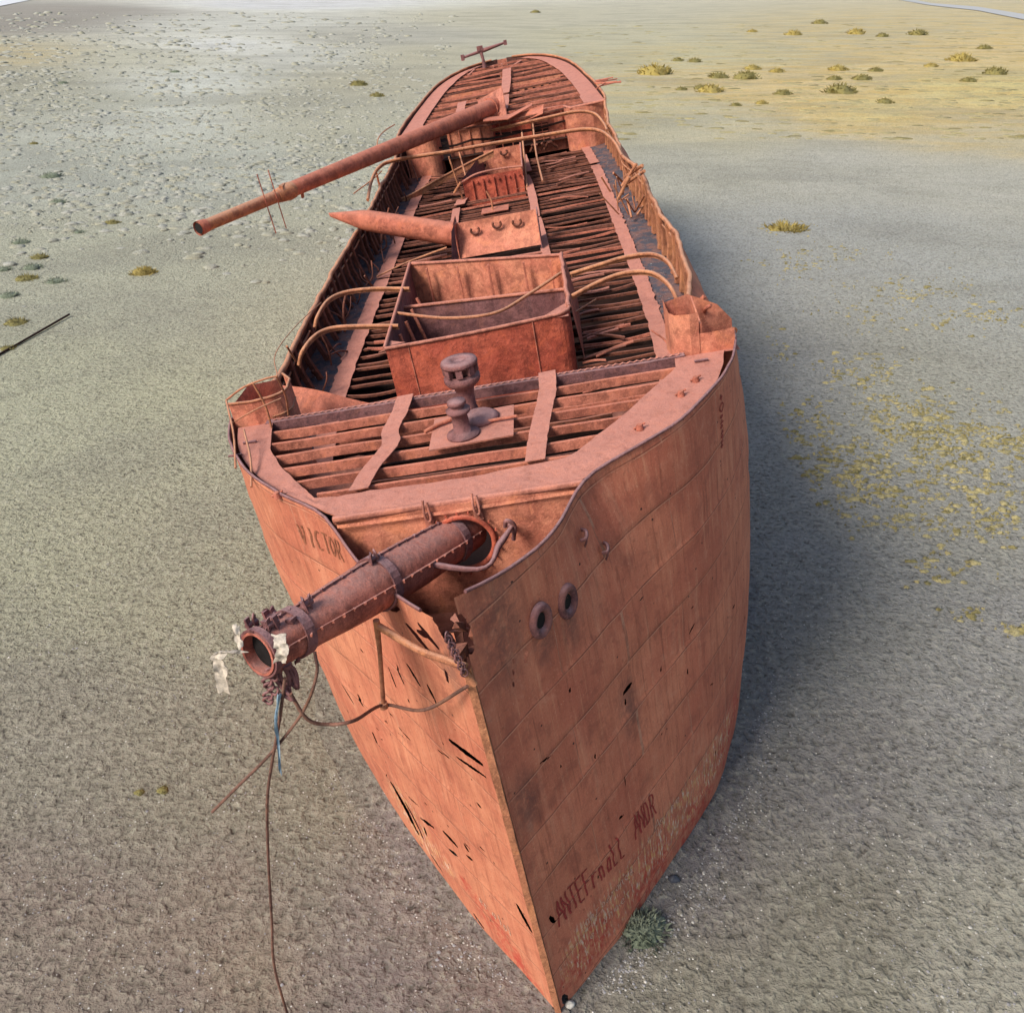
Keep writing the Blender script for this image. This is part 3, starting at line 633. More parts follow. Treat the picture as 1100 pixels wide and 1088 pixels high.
# bent handrail on the port shoulder of the forecastle
b_ = MB()
def rail(pts, r_=.022): b_.tube(bez(pts, 5), r_, 7)
def pz(x, y, z): return atz(x, y, z)
rail([pz(243, 430, 9.9), pz(262, 416, 10.1), pz(285, 407, 10.2), pz(298, 404, 10.2)])
for top_, bot_, zb in (((243, 430, 9.9), (253, 507, FC)), ((248, 455, 9.6), (270, 524, FC)), ((272, 412, 10.15), (292, 460, FC)), ((297, 404, 10.2), (312, 446, FC)), ((262, 470, 9.5), (258, 505, FC))) if False else (((243, 430, 9.9), (253, 503, FC), 0), ((262, 462, 9.5), (270, 523, FC), 0), ((272, 412, 10.15), (292, 460, FC), 0), ((297, 404, 10.2), (310, 446, FC), 0)):
    rail([pz(*top_), pz((top_[0]+bot_[0])/2+3, (top_[1]+bot_[1])/2, (top_[2]+bot_[2])/2), pz(*bot_)])
rail([pz(248, 455, 9.6), pz(275, 440, 9.8), pz(302, 428, 9.8)], .015)
rail([pz(318, 388, 9.0), pz(308, 372, 9.9)], .025)
rail([pz(298, 404, 10.2), pz(296, 380, 10.3), pz(318, 350, 10.2), pz(345, 325, 9.6)], .010)
b_.build('bent_handrail', M['rail'], ship)
# long fallen plate below the break
b_ = MB(); A_, B_, C_, D_ = pz(303, 414, 9.0), pz(425, 436, 8.3), pz(420, 450, 8.0), pz(308, 452, 8.4)
b_.strip([[A_.lerp(B_, t)+Vector((0, 0, .05*math.sin(t*6))) for t in [i/10 for i in range(11)]], [A_.lerp(D_, .5).lerp(B_.lerp(C_, .5), t)+Vector((0, -.05, -.02)) for t in [i/10 for i in range(11)]], [D_.lerp(C_, t) for t in [i/10 for i in range(11)]]], .03)
b_.build('fallen_plate', M['tube'], ship)

# ---------------------------------------------------------------- waist
def di(sd, s): return hw(s, 7.2)-(1.62 if sd < 0 else 1.80)
def do(sd, s): return hw(s, 7.2)-(1.10 if sd < 0 else 1.36)
for sd in (1, -1):
    segs = ((7.6, 23.5), (23.6, 33.2), (33.3, 40.4)) if sd < 0 else ((8.0, 19.0), (19.1, 35.8), (36.1, 40.4))
    for a, b2 in segs:
        rows = []; s = a
        while s <= b2:
            z = tab(MD, s)+.03+.02*nz(s, sd, 3)
            x0, x1 = di(sd, s)+.05*nz(s*2, 3, sd), do(sd, s)+.10*nz(s*3, 8, sd); rows.append([(sd*x0, s, z), (sd*(x0+x1)/2, s, z+.03*nz(s*1.1, sd, 9)), (sd*x1, s, z+.01)]); s += .2
        b_ = MB(); b_.strip(rows, .02); b_.build('stringer_plate', M['pink'], ship)
    rows = []; s = 7.4
    while s < 40.6:
        z = tab(MD, s)-.02; x0 = do(sd, s)-.1; x1 = hw(s, 7.2)+.0; rows.append([(sd*(x0+(x1-x0)*t), s, z+.06*nz(s*1.3, t*3, sd)) for t in (0, .33, .66, 1)]); s += .25
    b_ = MB(); b_.strip(rows); b_.build('waterway', M['slate'], ship)
    # bulwark stays
    s = 8.9; k = 0
    while s < 39.8:
        zt, zb = tab(ZT, s)-.02, tab(MD, s)+.02
        xt = abs(hx(sd, s, zt))-.03; xb = hw(s, 7.4)-(.62 if sd < 0 else .55)+.12*nz(s*2, sd, 1); ln = .25*nz(s*1.7, sd, 5)
        w = .10 if sd < 0 else .13
        if not (random.random() < .1):
            b_ = MB(); A0, A1, B0, B1 = Vector((sd*xt, s, zt)), Vector((sd*(xt-.02), s+w, zt)), Vector((sd*xb, s+ln, zb)), Vector((sd*(xb-.04), s+ln+w, zb))
            M0, M1 = A0.lerp(B0, .5)+Vector((sd*.06, 0, 0)), A1.lerp(B1, .5)+Vector((sd*.06, 0, 0))
            b_.strip([[A0, A1], [M0, M1], [B0, B1]], (sd*-.03, 0, .015)); b_.strip([[A0, M0, B0], [A0+Vector((sd*.1, .01, 0)), M0+Vector((sd*.1, .01, 0)), B0+Vector((sd*.1, 0, 0))]])
            b_.build('bulwark_stay', M['dark'] if sd < 0 else M['rail'], ship)
        s += (.78 if sd < 0 else .95)+.2*nz(s, 5, sd)
    # inner rail angle
    pts = []; s = 9
    while s < 40: pts.append((sd*(abs(hx(sd, s, tab(ZT, s)-.25))-.06), s, tab(ZT, s)-.3+.06*nz(s*.8, sd, 2))); s += .3
    b_ = MB(); b_.tube(pts, .035, 6); b_.build('inner_rail', M['rail'], ship)

# beams of the main deck
H1 = (-2.7, 2.08, 11.7, 18.8); H2 = (-1.75, 1.4, 20.6, 25.0); H3 = (-2.05, .95, 33.6, 38.0)
s = 8.0; cnt = 0
def bent(x0, x1, s, z, **kw):
    return beam(x0, x1, s, z, web=random.uniform(.05, .11), fl=random.uniform(.035, .075), mat=random.choice(('dark', 'dark', 'dark', 'rust')), wob=random.uniform(.005, .045), sag=random.uniform(-.10, .03), tilt=random.uniform(-.06, .06), curve=random.uniform(-.05, .05), twist=random.uniform(-.16, .16), **kw)
while s < 40:
    z = tab(MD, s)-.02; L, Rr = -di(-1, s)-.1, di(1, s)+.1
    hb = None
    for h in (H1, H2, H3):
        if h[2]-.1 < s < h[3]+.1: hb = h
    if hb:
        bent(L, hb[0]+.02, s, z); bent(hb[1]-.02, Rr, s+random.uniform(-.15, .15), z)
    else:
        bent(L, Rr, s, z)
    s += .52 if random.random() < .7 else .66
# lower tier of thin broken members
s = 8.2
while s < 40:
    z = tab(MD, s)-random.uniform(.6, 1.1)
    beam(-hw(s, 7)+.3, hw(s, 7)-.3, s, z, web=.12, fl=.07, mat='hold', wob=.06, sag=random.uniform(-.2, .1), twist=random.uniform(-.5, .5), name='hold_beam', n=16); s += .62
# split boards and angle bars lying across the beams
for k in range(46):
    right = random.random() < .62
    s = random.uniform(9.5, 39.5); x0 = random.uniform(1.5, 2.6) if right else random.uniform(-4.4, -3.6); x1 = x0+random.uniform(.9, 1.9)
    if right: x1 = min(x1, 4.3)
    for h in (H1, H2, H3):
        if h[2] < s < h[3]: x0 = max(x0, h[1]+.1) if right else x0; x1 = x1 if right else min(x1, h[0]-.1)
    if x1-x0 < .4: continue
    beam(x0, x1, s, tab(MD, s)+.05, web=random.choice((.03, .06)), fl=random.uniform(.05, .14), mat=random.choice(('rust', 'pink', 'dark')), wob=.03, sag=random.uniform(-.08, .1), twist=random.uniform(-.9, .9), name='loose_bar', n=8)
# longitudinal strap plates of the waist
def mdp(x, s, dz=.05): return (x, s, tab(MD, s)+dz)
strap([mdp(1.28, 19.3), mdp(1.5, 22), mdp(1.45, 25), mdp(1.3, 28)], .34); strap([mdp(1.25, 28.2), mdp(1.2, 31), mdp(1.05, 34.5), mdp(.9, 36)], .36)
strap([mdp(-2.2, 26.6), mdp(-2.25, 29), mdp(-2.3, 32)], .36); strap([mdp(-2.2, 32.6), mdp(-2.1, 33.6)], .5)
strap([mdp(.95, 33.5, .08), mdp(.55, 33.5, .08)], .3); strap([mdp(1.1, 36.5, .1), mdp(.9, 39.8, .2)], .3)
# hold floor
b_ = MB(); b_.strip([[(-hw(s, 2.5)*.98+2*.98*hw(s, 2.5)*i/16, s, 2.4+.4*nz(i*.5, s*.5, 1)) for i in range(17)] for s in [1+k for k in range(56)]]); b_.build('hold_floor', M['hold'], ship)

# ---------------------------------------------------------------- fore hatch trunk
h1 = empty('hatch_trunk', None, None, (0, 0, 0), parent=ship)
def wall(pts, zb, ztf, name, mat, parent, n=8, thick=.03, bulge=0):
    b_ = MB(); rows = []
    for k, p in enumerate(pts):
        zt = ztf(p); q = []
        for j in range(n+1):
            t = j/n; q.append((p[0]+.02*nz(p[0], t*3, p[1]), p[1]+bulge*math.sin(PI*t)+.03*nz(p[0]*1.2, t*3, 4), zb+(zt-zb)*t))
        rows.append(q)
    b_.strip(rows); return b_.build(name, M[mat], parent)
zt1 = lambda p: 8.72+.04*nz(p[0], p[1], 0)
front = [(-2.58+4.22*i/18, 11.62+.38*i/18-.10*math.sin(PI*i/18), 0) for i in range(19)]
corner = arcpts((1.62, 12.42), .42, -90, 0, 6)
fr = [(a, b2) for a, b2, _ in front[:-1]]+corner
wall(fr, 6.9, zt1, 'front_wall', 'red', h1)
wall([(2.04, 12.42+4.9*i/10) for i in range(11)], 6.9, zt1, 'side_wall', 'orange', h1)
wall([(-2.58-.2*i/10, 11.62+7.6*i/10) for i in range(11)], 6.9, zt1, 'side_wall', 'maroon', h1)
wall([(-2.78+4.82*i/10, 19.2-1.9*i/10) for i in range(11)], 6.0, zt1, 'back_wall', 'orange', h1)
b_ = MB(); b_.tube([(p[0], p[1], 8.74) for p in fr], .045, 8); b_.tube([(2.04+.05*nz(i*.7, 4, 1), 12.42+4.9*i/12, 8.75+.06*nz(i*.6, 1, 1)) for i in range(13)], .06, 8); b_.tube([(-2.58-.2*i/10, 11.62+7.6*i/10, 8.76) for i in range(11)], .05, 8); b_.tube([(-2.78, 19.2, 8.74), (2.04, 17.3, 8.72)], .05, 8); b_.build('coaming_rim', M['pink'], h1)
b_ = MB()
for x in (-2.2, -1.2, -.2, .9, 1.7): b_.box((x, 18.88-(x+2.78)*.394, 7.75), (.05, .12, 1.8))
for x in (-2.0, -1.0, .1, 1.1): 
    b_.tube([(x, 11.58+(x+2.58)*.085, 7.2), (x, 11.58+(x+2.58)*.085, 8.7)], .018, 5)
b_.each('stiffener', M['rust'], h1)
wall([(-2.7+4.7*i/10, 15.9-.8*i/10) for i in range(11)], 7.15, lambda p: 8.35, 'web_plate', 'maroon', h1)
b_ = MB(); b_.tube([(-2.68, 15.9, 8.38), (2.0, 15.1, 8.36)], .05, 8); b_.build('web_flange', M['pink'], h1)
b_ = MB(); b_.tube(bez([(-2.65, 14.4, 8.72), (-1.2, 13.6, 8.6), (.1, 13.5, 8.55), (1.0, 14.4, 8.6), (2.0, 15.6, 8.7)], 8), .045, 8); b_.build('sagging_bar', M['rail'], h1)
for (a, b2) in (((-2.6, 12.3, 8.7), (-2.1, 11.95, 8.7)), ((2.0, 13.0, 8.68), (1.2, 12.0, 8.68))):
    b_ = MB(); A0, B0 = Vector(a), Vector(b2); b_.add([A0, B0, Vector((A0.x, B0.y, A0.z-.02))], [(0, 1, 2)]); b_.build('corner_gusset', M['pink'], h1)
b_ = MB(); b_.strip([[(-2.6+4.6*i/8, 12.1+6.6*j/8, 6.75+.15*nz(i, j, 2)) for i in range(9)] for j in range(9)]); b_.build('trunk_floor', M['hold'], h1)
for k in range(4):
    b_ = MB(); b_.tube([(-2.45+.05*k, 13.2+1.0*k, 8.5), (-2.2+.12*k, 13.0+1.0*k, 6.9)], .05, 6); b_.build('trunk_post', M['rust'], h1)
# side brace right of the trunk
b_ = MB(); b_.strip([[(2.12, 17.5, 8.6), (2.35, 17.4, 7.2)], [(2.1, 15, 8.6), (2.3, 15, 7.2)], [(2.1, 12.8, 8.5), (2.25, 12.6, 7.2)]]); b_.build('side_brace', M['rust'], h1)
# curved frames from the trunk to the bulwarks
def arch(pxs, name='curved_frame', r_=.05, mat='rail', web=.11):
    P = bez([atz(*p) for p in pxs], 6); b_ = MB(); b_.tube(P, r_, 8)
    b_.strip([[p, p+Vector((0, .02, -web))] for p in P]); return b_.build(name, M[mat], ship)
arch([(440, 310, 8.75), (400, 310, 8.85), (370, 314, 8.9), (352, 323, 8.9), (341, 340, 8.7), (338, 352, 8.45)])
arch([(428, 350, 8.75), (390, 350, 8.85), (358, 352, 8.9), (339, 360, 8.9), (325, 377, 8.7), (321, 392, 8.35)])
arch([(613, 294, 8.7), (645, 284, 8.9), (672, 276, 9.0), (700, 273, 9.05), (717, 281, 9.0), (727, 299, 8.7)])
arch([(614, 318, 8.7), (645, 302, 8.9), (672, 293, 9.0), (700, 293, 9.05), (720, 308, 8.9), (731, 334, 8.4)])
arch([(480, 266, 7.9), (440, 281, 7.6), (405, 297, 7.4)], 'diagonal_bar', .035, web=.02)
arch([(610, 340, 7.9), (640, 322, 7.4)], 'diagonal_bar', .03, web=.02)
b_ = MB()
for k in range(18):                                            # broken ends near the starboard break
    p = Vector((random.uniform(4.2, 5.0), random.uniform(9.2, 12.2), 7.15)); q = p+Vector((random.uniform(-.5, .6), random.uniform(-.5, .9), random.uniform(.2, 1.1))); b_.tube(bez([p, p.lerp(q, .5)+Vector((random.uniform(-.15, .15),)*3), q], 4), random.uniform(.02, .045), 6)
b_.each('twisted_bar', M['rust'], ship)
b_ = MB(); b_.tube(bez([atz(727, 343, 8.9), atz(742, 333, 9.2), atz(757, 318, 9.5)], 4), [.05]*9, 7); b_.tube(bez([atz(756, 340, 9.3), atz(758, 332, 9.6), atz(764, 328, 9.7)], 4), .04, 7); b_.each('snapped_stanchion', M['rust'], ship)
b_ = MB()
for (x, y, x2, y2) in ((672, 190, 690, 178), (675, 196, 692, 184), (668, 200, 684, 176), (664, 214, 676, 190), (690, 180, 686, 190)):
    b_.tube([atz(x, y, 8.9), atz(x2, y2, 9.6)], .06, 6)
for k in range(14):
    p = Vector((random.uniform(4.4, 5.3), random.uniform(25, 31), 7.5)); q = p+Vector((random.uniform(-.7, .5), random.uniform(-1, 1), random.uniform(.2, 1.3))); b_.tube([p, q], random.uniform(.025, .05), 5)
b_.each('splintered_bar', M['rail'], ship)
b_ = MB()
for k in range(34):
    s = random.uniform(9, 40); p = Vector((-random.uniform(4.7, 5.5), s, tab(MD, s)+.05)); q = p+Vector((random.uniform(-.5, .4), random.uniform(-1.2, 1.2), random.uniform(.1, 1.2))); b_.tube(bez([p, p.lerp(q, .5)+Vector((random.uniform(-.15, .15), 0, random.uniform(-.15, .15))), q], 3), random.uniform(.02, .05), 5)
b_.each('tangled_rod', M['dark'], ship)

# ---------------------------------------------------------------- second hatch with curved plate
h2 = empty('mast_trunk', None, None, (0, 0, 0), parent=ship)
b_ = MB(); rows = []
for i in range(15):
    x = -1.62+3.0*i/14; q = []
    for j in range(9):
        t = j/8; q.append((x, 23.55+.75*math.sin(t*PI*.5)-.0+.03*nz(x, t*3, 1), 7.5+1.1*t))
    rows.append(q)
b_.strip(rows, (0, .03, 0), smooth=True); pl = b_.build('curved_plate', M['orange'], h2)
for x, dz in ((-.95, 0), (-.12, .08), (.62, .03)):
    b_ = MB(); c_ = Vector((x, 24.08, 8.30+dz))
    b_.tube([c_+Vector((.15*math.cos(a), -.02, .13*math.sin(a))) for a in [PI*.8+1.4*PI*k/12 for k in range(13)]], .05, 6)
    b_.build('lug_ring', M['dark'], pl)
b_ = MB(); b_.strip([[(-1.62, 23.5, 7.3), (-1.64, 23.5, 7.7), (-1.66, 23.7, 8.75)], [(-1.62, 25, 7.3), (-1.64, 25, 7.7), (-1.66, 25, 8.75)]], (-.03, 0, 0)); b_.build('end_plate', M['rust'], h2)
b_ = MB(); b_.strip([[(1.38, 23.5, 7.4), (1.38, 23.8, 8.55)], [(1.38, 25.2, 7.4), (1.38, 25.2, 8.5)]], (.03, 0, 0)); b_.build('end_plate', M['maroon'], h2)
wall([(-1.7+3.1*i/10, 21.3) for i in range(11)], 7.1, lambda p: 7.62+.05*nz(p[0], 1, 1), 'front_plate', 'orange', h2)
b_ = MB(); b_.tube(bez([(-2.0, 20.9, 7.45), (-.9, 21.2, 7.7), (-.3, 21.28, 7.82), (1.42, 21.3, 7.82)], 6), .05, 8); b_.build('top_flange', M['pink'], h2)
b_ = MB()
for x in (-.9, -.1, .5, 1.0): b_.tube([(x, 21.27, 7.45), (x, 21.18, 7.45)], .07, 8)
b_.each('bolt', M['red'], h2)
wall([(-1.7+3.1*i/10, 20.6) for i in range(11)], 6.9, lambda p: 7.3, 'lower_plate', 'rust', h2)
b_ = MB(); b_.add([(-1.9, 22.0, 7.25), (-1.65, 22.9, 7.3), (-1.62, 23.5, 8.75), (-1.72, 23.2, 8.6)], [(0, 1, 2, 3)]); b_.build('torn_fin', M['maroon'], h2)

# third hatch
h3 = empty('after_hatch', None, None, (0, 0, 0), parent=ship)
wall([(-1.95+2.8*i/10, 33.6) for i in range(11)], 7.2, lambda p: 8.45, 'front_wall', 'red', h3)
wall([(-1.0+1.9*i/10, 37.6) for i in range(11)], 7.6, lambda p: 8.9, 'back_wall', 'orange', h3)
wall([(.87, 33.6+4.0*i/10) for i in range(11)], 7.2, lambda p: 8.45+.4*(p[1]-33.6)/4, 'side_wall', 'rust', h3)
wall([(-1.97+.9*i/10, 33.6+4.0*i/10) for i in range(11)], 7.2, lambda p: 8.45+.4*(p[1]-33.6)/4, 'side_wall', 'maroon', h3)
b_ = MB(); b_.tube(bez([(-2.0, 33.5, 8.35), (-1.2, 33.55, 8.6), (0, 33.6, 8.62), (.9, 33.6, 8.55)], 5), .045, 7); b_.tube([(.87, 33.6, 8.5), (.87, 37.6, 8.95)], .05, 7); b_.build('top_flange', M['pink'], h3)
b_ = MB()
for x in (-1.5, -1.0, -.5, 0., .45): b_.box((x, 33.53, 7.9), (.05, .08, .9)); b_.tube([(x+.22, 33.56, 8.25), (x+.22, 33.48, 8.25)], .06, 7)
b_.each('stiffener', M['red'], h3)
b_ = MB(); c_ = Vector((0, 37.5, 8.7)); b_.tube([c_+Vector((.16*math.cos(a), -.05, .12*math.sin(a))) for a in [PI*.8+1.4*PI*k/12 for k in range(13)]], .06, 6); b_.build('lug_ring', M['dark'], h3)
b_ = MB(); b_.tube([(-2.3, 33.2, 9.6), (-2.05, 33.4, 7.5)], .045, 6); b_.tube([(.95, 33.4, 7.5), (1.05, 36.9, 9.5)], .05, 6); b_.tube([(-2.4, 33.2, 8.0), (-2.0, 33.3, 8.4)], .06, 6); b_.each('stanchion', M['rail'], h3)
b_ = MB(); b_.strip([[(-1.1+1.2*i/4, 30.2+1.0*j/3, 7.52+.05*nz(i, j, 1)) for i in range(5)] for j in range(4)], .03); b_.build('cover_plate', M['tube'], ship)
b_ = MB(); b_.tube(bez([(-.6, 30.6, 7.5), (-.6, 30.7, 7.9), (-.75, 30.8, 8.3)], 4), .04, 6); b_.build('bent_pin', M['rail'], ship)

# ---------------------------------------------------------------- poop
def pd(s): return tab(PD, s)
for sd in (1, -1):
    rows = []; s = 40.2
    while s < 58.6:
        ow = hw(s, 11)-.10; iw = max(.02, ow-(.95 if s < 54 else .95-(s-54)*.1)*(1 if s > 42.5 else 1.1)); rows.append([(sd*ow, s, pd(s)+.02), (sd*iw, s, pd(s)+.03+.02*nz(s, sd, 1))]); s += .3
    b_ = MB(); b_.strip(rows, .03); b_.build('poop_deck_plate', M['pink'], ship)
s = 40.5; k = 0
while s < 58.4:
    w = hw(s, 11)-.9
    if s > 55.5: w = hw(s, 11)-.3
    beam(-w, w, s, pd(s)-.04, web=random.uniform(.08, .16), fl=random.uniform(.05, .11), mat=('rust' if k % 3 else 'dark'), wob=.04, sag=random.uniform(-.1, .1), twist=random.uniform(-.4, .4), curve=random.uniform(-.2, .2), name='poop_beam', n=14); s += .70; k += 1
s = 41
while s < 57:
    w = hw(s, 10)-.4; beam(-w, w, s, pd(s)-.75, web=.10, fl=.07, mat='hold', wob=.2, sag=random.uniform(-.3, .2), twist=random.uniform(-.9, .9), name='lower_poop_beam', n=12); s += .7
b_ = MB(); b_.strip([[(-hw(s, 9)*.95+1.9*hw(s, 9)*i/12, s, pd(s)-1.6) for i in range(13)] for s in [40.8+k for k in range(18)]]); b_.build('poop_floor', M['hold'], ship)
wall([(-3.3+6.9*i/12, 50.0) for i in range(13)], pd(50)-1.1, lambda p: pd(50)+.05, 'inner_bulkhead', 'orange', ship)
b_ = MB()
for i in range(13): b_.box((-2.6+.5*i, 49.93, pd(50)-.35), (.13, .06, .16))
for i in range(4): b_.box((-.9+.3*i, 49.93, pd(50)-.65), (.09, .06, .5))
b_.each('bulkhead_hole', M['hold'], ship)
strap([(.15, 42.2, pd(42)+.1), (.2, 44, pd(44)+.12), (.2, 46.5, pd(46.5)+.1)], .5); strap([(.2, 47.2, pd(47)+.1), (.3, 50, pd(50)+.12), (.35, 54.8, pd(54.8)+.1)], .55); strap([(-2.3, 44, pd(44)+.1), (-2.3, 46.8, pd(47)+.1)], .5)
# poop front: bulkhead panels and rounded cabins
zpf = lambda p: 9.78
wall([(-3.0, 41.3), (-2.2, 41.3), (-1.4, 41.3), (-.55, 41.3)], 7.7, zpf, 'poop_bulkhead', 'orange', ship)
wall([(-.55, 41.4), (-.4, 42.2), (.6, 42.2), (1.5, 42.2)], 7.7, zpf, 'poop_bulkhead', 'red', ship)
wall([(1.5, 42.2), (1.55, 41.3), (2.4, 41.3), (3.4, 41.3)], 7.7, zpf, 'poop_bulkhead', 'rust', ship)
b_ = MB(); b_.box((2.0, 41.24, 8.75), (.75, .04, .85)); b_.build('louvre_opening', M['hold'], ship)
b_ = MB()
for k in range(5): b_.box((2.0, 41.19, 8.42+.17*k), (.72, .05, .05))
b_.each('louvre_slat', M['rust'], ship)
wall([(-5.2, 40.3), (-4.6, 40.1)]+arcpts((-4.1, 40.6), .62, -100, 10, 8)+[(-3.4, 41.4)], 7.7, zpf, 'rounded_cabin_wall', 'orange', ship)
wall([(3.3, 41.4)]+arcpts((4.0, 40.6), .7, 180, 280, 8)+[(4.7, 40.0), (5.4, 40.3)], 7.7, zpf, 'rounded_cabin_wall', 'orange', ship)
b_ = MB(); b_.tube([(-5.3, 40.1, 9.85), (-3.4, 40.0, 9.8), (-2.6, 41.1, 9.85), (1.5, 41.1, 9.85), (3.3, 41.2, 9.8), (3.6, 40.0, 9.8), (5.4, 40.0, 9.85)], .07, 7); b_.build('poop_front_beam', M['pink'], ship)
b_ = MB()
for k in range(12):
    x = -2.9+.55*k; b_.box((x, 41.22, 8.75), (.05, .06, 1.9))
b_.each('panel_stiffener', M['rust'], ship)
b_ = MB(); b_.strip([[(-.9, 40.2, 9.95), (-.9, 41.0, 10.0)], [(.4, 40.0, 9.85), (.4, 41.0, 9.9)], [(1.7, 41.0, 10.15), (1.7, 41.5, 10.2)]], .04); b_.strip([[(1.0, 40.6, 9.5), (2.2, 40.4, 9.75)], [(1.0, 40.9, 9.9), (2.3, 40.9, 10.1)]], .03); b_.each('buckled_plate', M['tube'], ship)
b_ = MB()
for k in range(8):
    x = random.uniform(1.2, 2.9); b_.tube([(x, 40.8, 7.95), (x+random.uniform(-.5, .5), 40.6, 8.3)], .07, 6)
b_.each('rubble_bar', M['dark'], ship)
# arched rails in front of the poop
arch([(527, 140, 9.3), (580, 128, 9.6), (618, 120, 9.7), (638, 122, 9.7), (648, 132, 9.4), (652, 140, 9.2)], 'arched_rail', .06)
arch([(395, 215, 8.8), (399, 195, 9.2), (407, 180, 9.5), (424, 172, 9.6), (480, 163, 9.6), (530, 154, 9.6), (585, 145, 9.6), (625, 139, 9.6), (645, 141, 9.5), (660, 153, 9.2), (668, 168, 8.9)], 'arched_rail', .07)
arch([(404, 185, 9.2), (410, 205, 8.2), (422, 214, 7.8), (438, 211, 7.8), (465, 196, 8.1), (500, 177, 8.6), (530, 162, 9.0)], 'bent_plank', .05, web=.28)
arch([(493, 163, 9.4), (499, 185, 8.6), (504, 205, 7.9)], 'thin_post', .04, web=.02)
arch([(572, 130, 9.4), (576, 165, 8.3), (583, 195, 7.8)], 'thin_post', .05, web=.02)
arch([(380, 208, 8.9), (400, 193, 9.1), (410, 184, 9.2)], 'bent_rod', .03, web=.01)
arch([(405, 165, 9.3), (406, 150, 9.9), (413, 141, 10.0), (424, 134, 10.0)], 'bent_rod', .03, web=.01)
b_ = MB()
for k in range(9):
    p = atz(640+random.uniform(-3, 5), 88+random.uniform(-4, 8), 10.3); b_.tube([p, p+Vector((random.uniform(.4, 1.3), random.uniform(-1.5, 1.0), random.uniform(-.1, .1)))], .035, 5)
b_.each('splintered_plating', M['rust'], ship)
# steering stand on the stern
sg = empty('steering_stand', None, None, (0, 0, 0), parent=ship)
q0 = Vector((-1.2, 57.6, 11.1)); 
b_ = MB(); b_.tube([q0, q0+Vector((0, 0, .5)), q0+Vector((-.1, 0, 1.2))], [.16, .10, .13], 10); b_.box(q0+Vector((-.1, 0, 1.2)), (.4, .3, .3)); b_.build('pedestal', M['maroon'], sg)
b_ = MB(); a_ = q0+Vector((-1.35, 0, .85)); c2 = q0+Vector((1.65, 0, 1.25)); b_.tube([a_, a_.lerp(c2, .35), a_.lerp(c2, .5), c2], [.08, .10, .14, .07], 8); b_.box(a_, (.22, .25, .36)); b_.box(c2, (.22, .25, .3)); b_.build('cross_bar', M['maroon'], sg)
b_ = MB()
for x in (-1.9, -.6, .0): b_.box((x, 57.3, 10.95), (.1, .5, .4))
for (x0, x1) in ((-3.0, -2.3), (.6, 1.3), (-2.3, -1.9)): b_.tube([(x0, 56.3, 10.9), (x1, 57.2, 11.1)], .08, 6)
b_.each('stand_bracket', M['pink'], sg)

# ---------------------------------------------------------------- fallen masts, separate things
def W(p): return SHIP @ Vector(p)
mast = empty('fallen_mast', 'long salmon rusted steel mast lying across the poop and jutting far over the side', 'mast')
A_, B_ = W((-.55, 42.0, 10.28)), W((-10.95, 24.1, 10.12)); mast.location = A_; D_ = B_-A_; Lm = D_.length; D_.normalize()
u_ = D_.cross(Vector((0, 0, 1))).normalized(); w_ = u_.cross(D_)
def mp_(t): return D_*(Lm*t)
b_ = MB(); ts = [i/24*.76 for i in range(25)]; b_.tube([mp_(t)+w_*.03*math.sin(t*3) for t in ts], [.42-.12*t/.76 for t in ts], 20); b_.build('lower_tube', M['tube'], mast)
b_ = MB(); ts = [.765+.235*i/8 for i in range(9)]; b_.tube([mp_(t) for t in ts], [.235-.02*i/8 for i in range(9)], 16); b_.build('upper_tube', M['rail'], mast)
b_ = MB(); b_.tube([mp_(.755), mp_(.765), mp_(.79), mp_(.80)], [.33, .35, .29, .26], 14); b_.box(mp_(.78)+w_*.28, (.1, .5, .12), j=.04); b_.box(mp_(.73)-w_*.3, (.08, .15, .3), j=.03); b_.build('torn_collar', M['rail'], mast)
b_ = MB(); b_.tube([mp_(.985), mp_(1.0), mp_(1.004)], [.24, .27, .27], 14, cap=False)
b_.tube([mp_(1.004), mp_(.96)], [.22, .2], 14, cap=False); b_.build('end_ring', M['rust'], mast)
b_ = MB(); b_.add([mp_(1.003)+(u_*math.cos(a)+w_*math.sin(a))*.2 for a in [2*PI*k/16 for k in range(16)]], [tuple(range(16))]); b_.build('dark_bore', M['black'], mast)
for t_, sgn in ((.815, 1), (.845, 1)):
    b_ = MB(); q = mp_(t_)-u_*.24*sgn; b_.tube([q+w_*1.15+D_*.1, q-w_*1.25-D_*.25], .022, 6); b_.build('thin_rod', M['rust'], mast)
b_ = MB(); R3 = Matrix((u_, D_, w_)).transposed(); b_.box(mp_(-.015)+w_*-.1, (1.7, .05, 1.7), R3 @ Matrix.Rotation(.5, 3, 'Y') @ Matrix.Rotation(.5, 3, 'X'), j=.05); b_.build('heel_plate', M['pink'], mast)
b_ = MB(); b_.tube([mp_(.0), mp_(-.02)], [.5, .5], 20); b_.tube([mp_(.12)-w_*.1, mp_(.0)-w_*.5+u_*.6], .08, 8); b_.build('heel_collar', M['rust'], mast)

sp = empty('broken_spar', 'thick pointed spar leaning from the middle hatch over the port rail', 'spar')
A_, B_ = W((-1.69, 24.25, 8.22)), W(atz(356, 231, 9.45)); sp.location = A_; D_ = B_-A_
b_ = MB(); ts = [i/20 for i in range(21)]; b_.tube([D_*t for t in ts], [.43-.06*t if t < .72 else .387-(t-.72)/.28*.30 for t in ts], 20); b_.build('spar_tube', M['tube'], sp)
b_ = MB(); q = D_*1.0; b_.tube([q, D_*1.02+Vector((0, 0, .05))], [.09, .02], 8); b_.build('torn_tip', M['rust'], sp)

